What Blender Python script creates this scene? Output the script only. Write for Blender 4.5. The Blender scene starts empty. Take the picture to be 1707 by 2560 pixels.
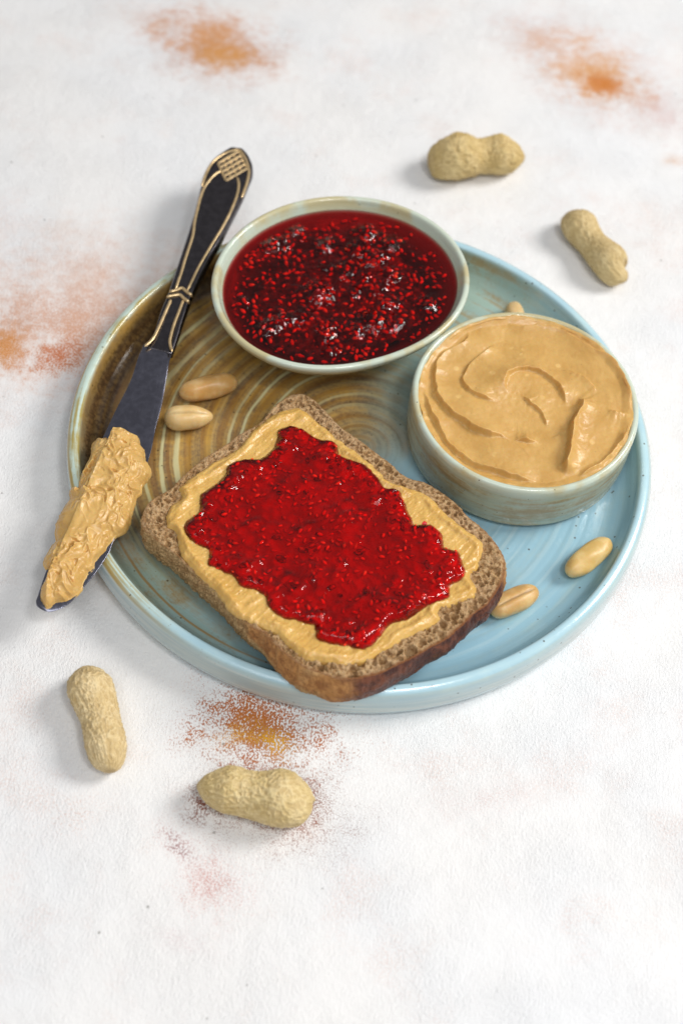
import bpy, math, random
import numpy as np
from mathutils import Matrix, Vector

random.seed(7)
rng = np.random.default_rng(11)
SC = bpy.context.scene
COL = SC.collection
CM = 0.01

# ------------------------------------------------------------------ camera
P_, R_, D_ = 0.995, 0.113, 63.883          # pitch, roll, distance to the table point in cm
cp, sp = math.cos(P_), math.sin(P_)
fw = Vector((0, cp, -sp)); rt = Vector((1, 0, 0)); up = Vector((0, sp, cp))
cr = math.cos(R_) * rt + math.sin(R_) * up
cu = -math.sin(R_) * rt + math.cos(R_) * up
cam_d = bpy.data.cameras.new('camera')
cam = bpy.data.objects.new('camera', cam_d); COL.objects.link(cam); SC.camera = cam
M = Matrix((cr, cu, -fw)).transposed().to_4x4()
M.translation = Vector((0, -D_ * cp, D_ * sp)) * CM
cam.matrix_world = M
cam_d.sensor_fit = 'VERTICAL'; cam_d.sensor_height = 36.0; cam_d.lens = 3500 / 2560 * 36
cam_d.clip_start = 0.02; cam_d.clip_end = 20
cam_d.dof.use_dof = True; cam_d.dof.focus_distance = 0.605; cam_d.dof.aperture_fstop = 6.3

# ------------------------------------------------------------------ world and lamps (studio)
wd = bpy.data.worlds.new('World'); SC.world = wd; wd.use_nodes = True
bg = wd.node_tree.nodes['Background']
bg.inputs[0].default_value = (0.98, 0.98, 1.0, 1); bg.inputs[1].default_value = 0.24

def area(name, az, el, dist, size, size_y, power, col=(1, 1, 1), target=(0, 2, 1)):
    l = bpy.data.lights.new(name, 'AREA'); l.shape = 'RECTANGLE'; l.size = size; l.size_y = size_y
    l.energy = power; l.color = col
    o = bpy.data.objects.new(name, l); COL.objects.link(o)
    a, e = math.radians(az), math.radians(el)
    d = Vector((math.cos(a) * math.cos(e), math.sin(a) * math.cos(e), math.sin(e)))
    t = Vector(target) * CM
    o.location = t + d * dist
    o.rotation_euler = d.to_track_quat('Z', 'Y').to_euler()
    return o
area('key_softbox', 20, 42, 2.2, 0.76, 0.76, 38, (1.0, 0.985, 0.96))
area('overhead_softbox', -50, 66, 1.4, 0.20, 0.15, 3.6, (0.97, 0.985, 1.0))

area('fill_panel', -85, 62, 1.7, 1.3, 0.9, 10.6, (0.97, 0.985, 1.0))

SC.view_settings.view_transform = 'Standard'; SC.view_settings.look = 'None'
SC.view_settings.exposure = 0.0; SC.view_settings.gamma = 1.0
SC.render.engine = 'CYCLES'
SC.cycles.max_bounces = 10; SC.cycles.diffuse_bounces = 4; SC.cycles.glossy_bounces = 3
SC.cycles.transparent_max_bounces = 16; SC.cycles.caustics_reflective = False; SC.cycles.caustics_refractive = False
SC.cycles.sample_clamp_indirect = 6

# ------------------------------------------------------------------ numpy noise
_perm = rng.permutation(256).astype(np.int64); _perm = np.concatenate([_perm, _perm, _perm])
_g = rng.normal(size=(256, 3)); _g /= np.linalg.norm(_g, axis=1)[:, None]
def pn(x, y, z=0.0):
    x, y, z = np.broadcast_arrays(np.asarray(x, float), np.asarray(y, float), np.asarray(z, float))
    xi, yi, zi = np.floor(x).astype(np.int64), np.floor(y).astype(np.int64), np.floor(z).astype(np.int64)
    xf, yf, zf = x - xi, y - yi, z - zi
    u, v, w = [t * t * t * (t * (t * 6 - 15) + 10) for t in (xf, yf, zf)]
    def g(i, j, k):
        h = _perm[_perm[_perm[(xi + i) & 255] + ((yi + j) & 255)] + ((zi + k) & 255)]
        gr = _g[h]
        return gr[..., 0] * (xf - i) + gr[..., 1] * (yf - j) + gr[..., 2] * (zf - k)
    a = g(0, 0, 0) * (1 - u) + g(1, 0, 0) * u; b = g(0, 1, 0) * (1 - u) + g(1, 1, 0) * u
    c = g(0, 0, 1) * (1 - u) + g(1, 0, 1) * u; d = g(0, 1, 1) * (1 - u) + g(1, 1, 1) * u
    return 1.6 * ((a * (1 - v) + b * v) * (1 - w) + (c * (1 - v) + d * v) * w)
def fbm(x, y, z=0.0, o=4, lac=2.03, gain=0.5):
    s, a = 0, 1.0
    for i in range(o):
        s = s + a * pn(x, y, z); a *= gain; x, y, z = x * lac + 7.1, y * lac + 3.7, np.asarray(z) * lac + 1.3
    return s
def ridged(x, y, z=0.0, o=3, lac=2.1, gain=0.5):
    s, a = 0, 1.0
    for i in range(o):
        s = s + a * (1 - 2 * np.abs(pn(x, y, z))); a *= gain; x, y, z = x * lac + 5.1, y * lac + 9.7, np.asarray(z) * lac + 2.3
    return s
def sst(a, b, x):
    t = np.clip((x - a) / (b - a), 0, 1); return t * t * (3 - 2 * t)

# ------------------------------------------------------------------ mesh helpers (all numbers in cm, world space)
def mesh(name, V, F, mat, smooth=True, attrs=None, origin=(0, 0, 0)):
    V = (np.asarray(V, float) - np.asarray(origin, float)) * CM
    me = bpy.data.meshes.new(name)
    if len(F) > 3:                                   # faces must look outwards (upwards for open sheets)
        ref = np.array([V[:, 0].mean(), V[:, 1].mean(), V[:, 2].min() - .05])
        tri = np.array([(f[0], f[1], f[2]) for f in F]); tri2 = np.array([(f[0], f[2], f[3]) for f in F if len(f) > 3]).reshape(-1, 3)
        q = np.vstack([tri, tri2]); A_, B_, C_ = V[q[:, 0]] - ref, V[q[:, 1]] - ref, V[q[:, 2]] - ref
        if np.einsum('ij,ij->i', A_, np.cross(B_, C_)).sum() < 0:
            F = F[:, ::-1] if isinstance(F, np.ndarray) else [tuple(f)[::-1] for f in F]
    if isinstance(F, np.ndarray):
        n, k = F.shape
        me.vertices.add(len(V)); me.vertices.foreach_set('co', V.astype(np.float32).ravel())
        me.loops.add(n * k); me.loops.foreach_set('vertex_index', F.astype(np.int32).ravel())
        me.polygons.add(n); me.polygons.foreach_set('loop_start', np.arange(0, n * k, k, dtype=np.int32))
        me.update(calc_edges=True)
    else:
        me.from_pydata([tuple(v) for v in V], [], F)
    me.polygons.foreach_set('use_smooth', [smooth] * len(me.polygons))
    for k, a in (attrs or {}).items():
        at = me.attributes.new(k, 'FLOAT', 'POINT'); at.data.foreach_set('value', np.asarray(a, np.float32).ravel())
    if mat: me.materials.append(mat)
    me.update(); me.validate()
    return me
def link(name, me, parent=None, origin=(0, 0, 0)):
    o = bpy.data.objects.new(name, me); COL.objects.link(o)
    if parent is not None: o.parent = parent
    else: o.location = Vector(origin) * CM
    return o
def thing(name, label, cat, origin, group=None):
    o = bpy.data.objects.new(name, None); COL.objects.link(o)
    o.location = Vector(origin) * CM; o.empty_display_size = 0.02
    o['label'] = label; o['category'] = cat
    if group: o['group'] = group
    return o
def tag(o, label, cat, group=None):
    o['label'] = label; o['category'] = cat
    if group: o['group'] = group
    return o
def rings(L, closed=True, cap0=False, cap1=False):
    """L: (rows, n, 3) -> verts, quads; a cap is a fan to the row's centre made of degenerate-free quads/tris"""
    rws, n, _ = L.shape
    V = L.reshape(-1, 3)
    i = np.arange(rws - 1)[:, None] * n; j = np.arange(n if closed else n - 1)[None, :]
    j2 = (j + 1) % n
    F = np.stack([i + j, i + j2, i + n + j2, i + n + j], -1).reshape(-1, 4)
    return V, F
def cyc(pts, n, smooth=True):
    """closed Catmull-Rom through pts, resampled to n points evenly along its length"""
    P = np.array(pts, float); m = len(P)
    t = np.linspace(0, 1, 24, endpoint=False)[:, None]
    out = []
    for k in range(m):
        a, b, c, d = P[k - 1], P[k], P[(k + 1) % m], P[(k + 2) % m]
        out.append(.5 * (2 * b + (c - a) * t + (2 * a - 5 * b + 4 * c - d) * t ** 2 + (3 * b - a - 3 * c + d) * t ** 3))
    Q = np.concatenate(out); Q = np.vstack([Q, Q[:1]])
    s = np.concatenate([[0], np.cumsum(np.linalg.norm(np.diff(Q, axis=0), axis=1))])
    u = np.linspace(0, s[-1], n, endpoint=False)
    return np.stack([np.interp(u, s, Q[:, k]) for k in range(Q.shape[1])], -1)
def opn(pts, n):
    P = np.array(pts, float); m = len(P)
    P = np.vstack([2 * P[0] - P[1], P, 2 * P[-1] - P[-2]])
    t = np.linspace(0, 1, 16, endpoint=False)[:, None]
    out = []
    for k in range(1, m):
        a, b, c, d = P[k - 1], P[k], P[k + 1], P[k + 2]
        out.append(.5 * (2 * b + (c - a) * t + (2 * a - 5 * b + 4 * c - d) * t ** 2 + (3 * b - a - 3 * c + d) * t ** 3))
    Q = np.vstack([np.concatenate(out), P[-2][None]])
    s = np.concatenate([[0], np.cumsum(np.linalg.norm(np.diff(Q, axis=0), axis=1))])
    u = np.linspace(0, s[-1], n)
    return np.stack([np.interp(u, s, Q[:, k]) for k in range(Q.shape[1])], -1)
def edge_dist(X, Y, loop, far, near):
    """true distance to a loop where the radial estimate 'near' is below far"""
    D = np.minimum(near, far).ravel().copy(); w = np.where(near.ravel() < far)[0]; Lp = loop
    P = np.column_stack([X.ravel()[w], Y.ravel()[w]]).astype(np.float32); Lp = Lp.astype(np.float32)
    for s in range(0, len(P), 4000):
        q = P[s:s + 4000]; D[w[s:s + 4000]] = np.minimum(np.sqrt(((q[:, None] - Lp[None]) ** 2).sum(-1).min(1)), far)
    return D.reshape(X.shape)
def star(P, C, n):
    d = P - C; a = np.arctan2(d[:, 1], d[:, 0]); r = np.linalg.norm(d, axis=1); o = np.argsort(a); a, r = a[o], r[o]
    t = np.linspace(-np.pi, np.pi, 3 * n, endpoint=False)
    rr = np.interp(t, a, r, period=2 * np.pi)
    for _ in range(4): rr = (rr + np.roll(rr, 1) + np.roll(rr, -1)) / 3
    Q = C + rr[:, None] * np.column_stack([np.cos(t), np.sin(t)]); Q = np.vstack([Q, Q[:1]])
    s = np.concatenate([[0], np.cumsum(np.linalg.norm(np.diff(Q, axis=0), axis=1))]); u = np.linspace(0, s[-1], n, endpoint=False)
    return np.column_stack([np.interp(u, s, Q[:, 0]), np.interp(u, s, Q[:, 1])])
def fan_k(dist, frac_rows, R):
    """row scales towards the centre: first at true distances from the edge, then evenly to the middle"""
    k1 = 1 - dist[:, None] / R[None]
    f = np.linspace(0, 1, frac_rows + 1)[1:, None]
    return np.vstack([k1, k1[-1:] * (1 - f) + .0006 * f])
def outn(P):
    """outward unit normals of a closed 2-D loop"""
    T = np.roll(P, -1, 0) - np.roll(P, 1, 0); T /= np.linalg.norm(T, axis=1)[:, None] + 1e-9
    N = np.stack([T[:, 1], -T[:, 0]], -1)
    if ((P - P.mean(0)) * N).sum() < 0: N = -N
    return N
def segdist(X, Y, poly):
    """distance and side (+ left of travel) to a polyline, and position 0..1 along it"""
    best = np.full(X.shape, 1e9); side = np.zeros(X.shape); pos = np.zeros(X.shape)
    poly = np.array(poly, float); m = len(poly) - 1
    for k in range(m):
        a, b = poly[k], poly[k + 1]; d = b - a; L = (d ** 2).sum() + 1e-12
        t = np.clip(((X - a[0]) * d[0] + (Y - a[1]) * d[1]) / L, 0, 1)
        dx, dy = X - a[0] - t * d[0], Y - a[1] - t * d[1]
        q = np.hypot(dx, dy); cr_ = d[0] * (Y - a[1]) - d[1] * (X - a[0])
        w = q < best
        best = np.where(w, q, best); side = np.where(w, np.sign(cr_), side); pos = np.where(w, (k + t) / m, pos)
    return best, side, pos
def pointcap(V, F, n, row_start, centre, flip=False):
    ci = len(V); V = np.vstack([V, np.asarray(centre, float)[None]])
    return V, [(row_start + j, row_start + (j + 1) % n, ci) if not flip else (row_start + (j + 1) % n, row_start + j, ci) for j in range(n)]
def lathe(prof, n=256):
    prof = np.array(prof, float); a = np.linspace(0, 2 * np.pi, n, endpoint=False)
    return np.stack([prof[:, :1] * np.cos(a), prof[:, :1] * np.sin(a), np.repeat(prof[:, 1:2], n, 1)], -1)
def tube(P, r, n=10, flat=1.0):
    """a tube along an open 3-D path, ends rounded down; r may be an array"""
    P = np.asarray(P, float); m = len(P); r = np.broadcast_to(r, (m,)).astype(float).copy()
    T = np.gradient(P, axis=0); T /= np.linalg.norm(T, axis=1)[:, None] + 1e-9
    A = np.cross(T, [0, 0, 1.0]); A /= np.linalg.norm(A, axis=1)[:, None] + 1e-9
    B = np.cross(A, T)
    e = np.minimum(np.arange(m), np.arange(m)[::-1]) / 2.0
    r = r * np.sqrt(np.clip(e, 0.02, 1))
    th = np.linspace(0, 2 * np.pi, n, endpoint=False)
    L = P[:, None] + (r[:, None] * np.cos(th))[..., None] * A[:, None] + flat * (r[:, None] * np.sin(th))[..., None] * B[:, None]
    return rings(L)
def merge(parts):
    Vs, Fs, o = [], [], 0
    for V, F in parts:
        Vs.append(V); Fs.append(np.asarray(F) + o); o += len(V)
    return np.vstack(Vs), np.vstack(Fs)

# ------------------------------------------------------------------ node helper
class S:
    def __init__(s, nt, sock): s.nt, s.k = nt, sock
    def _m(s, op, *a):
        n = s.nt.nodes.new('ShaderNodeMath'); n.operation = op
        for i, v in enumerate((s,) + a):
            if isinstance(v, S): s.nt.links.new(v.k, n.inputs[i])
            else: n.inputs[i].default_value = v
        return S(s.nt, n.outputs[0])
    def __add__(s, o): return s._m('ADD', o)
    __radd__ = __add__
    def __mul__(s, o): return s._m('MULTIPLY', o)
    __rmul__ = __mul__
    def __sub__(s, o): return s._m('SUBTRACT', o)
    def __rsub__(s, o): return (s * -1.0) + o
    def abs(s): return s._m('ABSOLUTE')
    def sin(s): return s._m('SINE')
    def pow(s, o): return s._m('POWER', o)
    def clamp(s):
        r = s._m('ADD', 0.0); r.k.node.use_clamp = True; return r
    def ss(s, a, b, lo=0.0, hi=1.0):
        n = s.nt.nodes.new('ShaderNodeMapRange'); n.interpolation_type = 'SMOOTHSTEP'
        s.nt.links.new(s.k, n.inputs[0])
        rev = a > b
        if rev: a, b, lo, hi = b, a, hi, lo
        for i, v in zip((1, 2, 3, 4), (a, b, lo, hi)): n.inputs[i].default_value = v
        return S(s.nt, n.outputs[0])
    def hyp(s, o): return (s * s + o * o).pow(0.5)
    def atan2(s, o): return s._m('ARCTAN2', o)
class Mat:
    def __init__(s, name, rough=0.5, spec=0.5, metal=0.0):
        s.m = bpy.data.materials.new(name); s.m.use_nodes = True; s.nt = s.m.node_tree
        s.b = s.nt.nodes['Principled BSDF']
        s.b.inputs['Roughness'].default_value = rough; s.b.inputs['Metallic'].default_value = metal
        s.b.inputs['Specular IOR Level'].default_value = spec
        tc = s.nt.nodes.new('ShaderNodeTexCoord')
        mp = s.nt.nodes.new('ShaderNodeVectorMath'); mp.operation = 'SCALE'; mp.inputs[3].default_value = 100.0
        s.nt.links.new(tc.outputs['Object'], mp.inputs[0]); s.vec = mp.outputs[0]
        sx = s.nt.nodes.new('ShaderNodeSeparateXYZ'); s.nt.links.new(s.vec, sx.inputs[0])
        s.x, s.y, s.z = (S(s.nt, o) for o in sx.outputs)
    def scaled(s, v):
        n = s.nt.nodes.new('ShaderNodeVectorMath'); n.operation = 'MULTIPLY'; s.nt.links.new(s.vec, n.inputs[0]); n.inputs[1].default_value = v
        return n.outputs[0]
    def xyz(s, x, y, z=0.0):
        n = s.nt.nodes.new('ShaderNodeCombineXYZ')
        for i, v in enumerate((x, y, z)):
            if isinstance(v, S): s.nt.links.new(v.k, n.inputs[i])
            else: n.inputs[i].default_value = v
        return n.outputs[0]
    def noise(s, scale, detail=3, rough=0.5, vec=None, dist=0.0):
        n = s.nt.nodes.new('ShaderNodeTexNoise'); s.nt.links.new(vec or s.vec, n.inputs['Vector'])
        n.inputs['Scale'].default_value = scale; n.inputs['Detail'].default_value = detail
        n.inputs['Roughness'].default_value = rough; n.inputs['Distortion'].default_value = dist
        return S(s.nt, n.outputs[0])
    def voro(s, scale, vec=None, feat='F1', out=0):
        n = s.nt.nodes.new('ShaderNodeTexVoronoi'); n.feature = feat; s.nt.links.new(vec or s.vec, n.inputs['Vector'])
        n.inputs['Scale'].default_value = scale
        return S(s.nt, n.outputs[out])
    def attr(s, name):
        n = s.nt.nodes.new('ShaderNodeAttribute'); n.attribute_name = name
        return S(s.nt, n.outputs['Fac'])
    def mix(s, f, a, b, mode='MIX'):
        n = s.nt.nodes.new('ShaderNodeMix'); n.data_type = 'RGBA'; n.blend_type = mode
        for i, v in ((0, f), (6, a), (7, b)):
            if isinstance(v, S): s.nt.links.new(v.k, n.inputs[i])
            elif hasattr(v, 'links'): s.nt.links.new(v, n.inputs[i])
            elif isinstance(v, (int, float)): n.inputs[i].default_value = v
            else: n.inputs[i].default_value = (*v, 1)
        return n.outputs[2]
    def color(s, c):
        if hasattr(c, 'links'): s.nt.links.new(c, s.b.inputs['Base Color'])
        else: s.b.inputs['Base Color'].default_value = (*c, 1)
        return s
    def set(s, name, v):
        if isinstance(v, S): s.nt.links.new(v.k, s.b.inputs[name])
        else: s.b.inputs[name].default_value = v
        return s
    def bump(s, h, strength=1.0, dist=0.0001):
        n = s.nt.nodes.new('ShaderNodeBump'); n.inputs['Strength'].default_value = strength; n.inputs['Distance'].default_value = dist
        s.nt.links.new(h.k, n.inputs['Height']); s.nt.links.new(n.outputs[0], s.b.inputs['Normal']); s.bn = n.outputs[0]
        return s
    def sss(s, w, r, scale):
        s.b.inputs['Subsurface Weight'].default_value = w; s.b.inputs['Subsurface Radius'].default_value = r
        s.b.inputs['Subsurface Scale'].default_value = scale; return s

# ------------------------------------------------------------------ plan outlines, cm on the table
SLICE = [[-2.48,4.61],[-1.88,4.36],[-1.11,3.55],[-0.48,2.88],[0.61,2.07],[1.8,1.15],[2.63,0.4],[3.65,0.12],[4.67,-0.57],[5.58,-1.55],[6.36,-2.25],[6.92,-3.11],[7.12,-3.87],[7.0,-4.66],[6.55,-5.68],[5.84,-6.52],[5.06,-7.54],[4.45,-8.13],[3.89,-8.61],[3.21,-9.1],[2.64,-9.52],[2.16,-9.82],[1.39,-10.12],[0.71,-10.24],[0.0,-10.12],[-0.82,-9.86],[-1.68,-9.28],[-2.36,-8.66],[-3.23,-8.17],[-4.16,-7.33],[-4.87,-6.68],[-5.81,-5.93],[-6.54,-5.26],[-7.14,-4.83],[-7.87,-4.27],[-8.32,-3.8],[-8.33,-3.0],[-8.08,-2.42],[-7.44,-1.77],[-7.02,-1.01],[-6.31,0.09],[-5.54,0.93],[-4.87,1.77],[-4.08,2.57],[-3.63,3.55],[-3.08,4.3]]
SPREAD = [[-2.5,3.67],[-1.76,3.18],[-1.02,2.53],[-0.28,1.9],[0.55,1.29],[1.39,0.54],[1.99,-0.08],[2.77,-0.25],[3.66,-0.54],[4.35,-1.28],[5.14,-1.99],[5.7,-2.45],[6.14,-2.92],[5.96,-4.13],[5.66,-4.56],[5.88,-5.04],[5.8,-5.68],[4.48,-6.48],[4.5,-6.97],[3.82,-7.55],[3.04,-8.14],[2.37,-8.7],[1.71,-9.26],[0.94,-9.59],[0.14,-9.58],[-0.86,-9.54],[-1.41,-9.09],[-2.18,-8.48],[-3.25,-8.08],[-4.13,-7.53],[-4.52,-6.97],[-5.45,-6.22],[-6.2,-5.44],[-6.63,-4.72],[-6.83,-4.09],[-7.26,-3.75],[-7.31,-2.82],[-6.87,-2.21],[-7.07,-1.68],[-6.4,-0.74],[-5.84,-0.09],[-5.25,0.43],[-4.78,1.08],[-4.35,2.03],[-3.77,2.87],[-3.26,3.33]]
JAM = [[-3.24,2.15],[-2.6,2.47],[-1.9,2.2],[-1.42,1.9],[-0.63,1.8],[-0.34,1.11],[0.23,0.91],[0.8,0.7],[1.39,0.21],[1.77,-0.44],[2.44,-0.62],[2.7,-1.28],[3.06,-1.91],[3.19,-2.37],[3.82,-2.14],[4.38,-2.67],[4.52,-3.31],[5.05,-3.37],[5.4,-4.23],[5.47,-4.86],[4.91,-5.2],[4.84,-5.84],[4.44,-6.26],[3.74,-6.61],[3.16,-7.18],[2.47,-7.51],[2.02,-8.29],[1.56,-8.83],[1.06,-8.83],[0.45,-8.8],[-0.16,-8.7],[-0.54,-8.4],[-0.53,-8.04],[-1.04,-7.93],[-1.87,-7.74],[-2.53,-7.34],[-2.74,-6.88],[-3.24,-6.57],[-3.76,-6.52],[-4.13,-6.07],[-4.57,-5.88],[-5.23,-5.59],[-5.33,-4.96],[-5.67,-4.75],[-6.24,-4.44],[-6.53,-3.95],[-6.46,-3.41],[-6.05,-2.95],[-6.09,-2.0],[-5.54,-1.36],[-5.19,-0.75],[-5.16,-0.18],[-4.55,0.2],[-3.71,0.47],[-3.25,1.26]]
BOWLRIM = [[-7.22,9.06],[-7.35,10.23],[-7.3,11.32],[-7.04,11.93],[-6.58,12.67],[-5.61,13.89],[-4.42,14.95],[-2.57,15.74],[-0.81,16.11],[0.61,16.11],[1.89,15.65],[3.1,14.61],[4.03,13.43],[4.72,12.12],[4.9,10.66],[4.62,9.34],[3.96,8.18],[2.94,7.21],[1.41,6.1],[-0.17,5.26],[-1.47,4.91],[-3.08,4.86],[-4.51,5.26],[-5.71,6.32],[-6.63,7.56]]
JAMTOP = [[-6.72,9.36],[-6.67,10.74],[-6.06,12.12],[-4.92,13.47],[-3.31,14.7],[-1.93,15.24],[-0.72,15.49],[0.89,15.36],[2.46,14.51],[3.67,13.24],[4.26,12.18],[4.36,10.8],[4.04,9.64],[3.02,8.27],[1.28,6.92],[-0.71,5.9],[-2.34,5.8],[-4.03,6.15],[-5.41,7.22],[-6.33,8.31]]
RIDGES = [[[6.6,9.05],[7.38,8.97],[8.3,9.1],[9.22,8.94],[10.15,8.38],[10.91,7.9],[11.67,7.42],[12.19,6.63],[12.36,5.7],[12.38,4.58]],[[6.26,7.81],[5.25,6.58],[4.87,5.86],[4.86,5.28],[5.25,4.77],[5.71,4.56],[6.38,4.38]],[[5.01,8.52],[4.82,7.69],[3.94,6.98],[3.57,6.15],[3.59,5.2],[3.76,4.28],[4.28,3.52],[5.04,2.99],[5.79,2.55],[6.52,2.47],[7.18,2.39]],[[7.18,2.39],[7.4,2.37],[7.98,2.41],[8.34,2.32]],[[3.1,4.75],[3.39,3.67],[3.89,2.64],[4.37,1.81],[5.12,1.12],[5.86,0.78],[6.73,0.55],[7.45,0.39],[8.38,0.22]],[[6.81,4.9],[6.64,5.45],[6.92,6.11],[7.59,6.49],[8.34,6.41],[8.95,5.97],[9.41,5.37],[9.56,4.74]],[[7.48,5.0],[7.93,4.6],[8.38,4.2],[8.61,3.68],[8.69,3.32]],[[10.01,5.17],[10.27,4.84],[10.05,4.06],[9.83,3.48],[9.72,2.74],[9.65,1.93],[9.55,1.29],[9.63,0.69]],[[10.94,5.45],[10.45,6.18],[9.77,6.57],[9.17,6.53]],[[12.29,3.55],[11.99,2.88],[11.54,2.1],[10.88,1.3],[10.02,0.7]],[[11.27,4.7],[11.79,4.4],[12.45,4.36]],[[7.25,2.22],[7.7,1.83],[8.0,1.52]],[[9.43,3.24],[9.14,2.84],[8.7,2.6]]]
KN_L = [[-7.49,19.94],[-8.11,19.43],[-8.66,18.68],[-8.9,17.74],[-8.94,16.64],[-8.97,15.11],[-9.01,14.47],[-9.09,13.2],[-9.19,11.95],[-9.37,9.68],[-9.44,9.16],[-9.58,8.26],[-9.68,6.89],[-9.93,6.1]]
KN_R = [[-7.49,19.94],[-6.91,19.47],[-6.59,18.93],[-6.47,18.48],[-6.44,17.93],[-6.53,17.37],[-6.73,16.14],[-7.07,14.61],[-7.39,13.08],[-7.64,12.19],[-7.9,10.94],[-8.18,9.43],[-8.25,9.01],[-8.38,7.82],[-8.47,6.8],[-8.58,5.86]]
BL_L = [[-9.99,6.38],[-10.27,4.31],[-10.66,2.66],[-10.96,1.06],[-11.33,-0.95],[-11.69,-3.93],[-11.99,-5.87],[-12.1,-7.03],[-12.11,-7.51]]
BL_R = [[-8.64,6.14],[-8.66,4.9],[-8.66,3.12],[-8.73,1.89],[-8.73,0.49],[-8.93,-1.56],[-9.17,-2.66],[-9.51,-4.22],[-9.6,-4.8],[-9.96,-5.85],[-10.4,-6.75],[-10.8,-7.49],[-11.47,-7.92],[-12.03,-7.74],[-12.11,-7.51]]
KR = [[[-8.85,16.64],[-8.78,17.43],[-8.66,18.09],[-8.47,18.61],[-8.01,19.19],[-7.56,19.5],[-7.31,19.54],[-7.03,19.14],[-6.81,18.68],[-6.64,18.06],[-6.63,17.37],[-6.69,16.73],[-6.76,16.18]],[[-7.98,17.96],[-8.27,17.65],[-8.52,17.15],[-8.71,16.52],[-8.79,15.83],[-8.81,15.15],[-8.82,14.18],[-8.77,13.21],[-8.88,11.86],[-8.95,10.72],[-9.06,9.62]],[[-9.16,9.02],[-9.28,8.25],[-9.44,7.26],[-9.6,6.53],[-9.9,6.0]],[[-7.18,17.63],[-7.03,17.13],[-7.0,16.45],[-7.08,15.71],[-7.21,14.93],[-7.45,13.91],[-7.75,12.86],[-7.98,12.0],[-8.19,11.17],[-8.35,10.37],[-8.49,9.63]],[[-8.58,9.08],[-8.67,8.34],[-8.77,7.56],[-8.81,6.89],[-8.79,6.41],[-8.6,5.88]]]
KC = [[[-9.33,9.45],[-9.0,9.6],[-8.8,9.76],[-8.68,9.73],[-8.46,9.53],[-8.19,9.4]],[[-9.4,9.11],[-9.06,9.26],[-8.79,9.33],[-8.59,9.16],[-8.27,8.95]]]
KQ = [[-8.27,18.41],[-7.35,19.47],[-6.77,18.27],[-7.7,17.25]]
SMEAR = [[-11.28,0.8],[-10.71,0.91],[-10.14,1.05],[-9.88,1.28],[-9.62,1.2],[-9.3,1.22],[-9.22,0.89],[-8.95,0.54],[-8.89,0.16],[-8.54,-0.41],[-8.57,-0.9],[-8.76,-1.2],[-8.76,-1.63],[-8.89,-1.92],[-8.94,-2.25],[-8.93,-2.93],[-9.01,-3.47],[-9.09,-3.74],[-9.44,-3.99],[-9.56,-4.32],[-9.74,-4.75],[-9.99,-5.24],[-10.03,-5.7],[-10.26,-6.08],[-10.35,-6.48],[-10.38,-6.78],[-10.67,-7.21],[-11.01,-7.45],[-11.35,-7.64],[-11.62,-7.87],[-11.91,-7.57],[-12.02,-7.09],[-11.95,-6.59],[-11.85,-6.28],[-11.81,-6.03],[-12.15,-5.88],[-12.2,-5.43],[-12.07,-5.01],[-11.94,-4.58],[-12.05,-4.08],[-12.04,-3.46],[-11.88,-2.75],[-11.76,-2.47],[-11.82,-1.94],[-11.53,-1.85],[-11.53,-1.15],[-11.45,-0.64],[-11.33,-0.13],[-11.34,0.43]]
PODS = [[[2.48,22.34,0.22],[2.8,22.42,0.85],[3.74,22.55,1.2],[4.5,22.82,1.18],[5.15,23.05,0.96],[5.64,23.2,0.96],[6.33,23.31,1.07],[7.09,23.4,0.8],[7.52,23.41,0.36],[7.7,23.41,0.11]],[[10.27,19.88,0.22],[10.42,19.4,0.73],[10.7,18.77,0.91],[11.08,18.2,0.82],[11.41,17.73,0.76],[11.83,17.12,0.84],[12.24,16.51,0.93],[12.56,16.0,0.78],[12.93,15.83,0.43],[13.24,15.82,0.19]],[[-9.71,-9.52,0.17],[-9.69,-9.63,0.4],[-9.62,-9.88,0.67],[-9.47,-10.37,0.92],[-9.16,-10.98,0.91],[-8.79,-11.69,0.79],[-8.55,-12.3,0.81],[-8.31,-12.9,0.82],[-8.14,-13.36,0.72],[-8.02,-13.65,0.54],[-7.95,-13.87,0.29],[-7.93,-13.95,0.1]],[[-4.48,-14.15,0.06],[-4.21,-14.17,0.42],[-3.77,-14.2,0.74],[-3.25,-14.22,0.94],[-2.7,-14.28,0.92],[-2.28,-14.33,0.94],[-1.77,-14.38,1.02],[-1.26,-14.4,1.13],[-0.78,-14.4,1.1],[-0.4,-14.37,0.97],[-0.11,-14.33,0.74],[0.08,-14.31,0.47],[0.18,-14.3,0.21],[0.19,-14.3,0.05]]]
KERN = [[[-8.13,4.61],[-5.55,5.74],0.58],[[-8.57,3.08],[-6.38,3.52],0.61],[[10.12,-2.77],[11.99,-0.76],0.55],[[6.82,-5.12],[8.81,-3.71],0.55],[[7.32,12.62],[7.54,10.49],0.5]]

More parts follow.
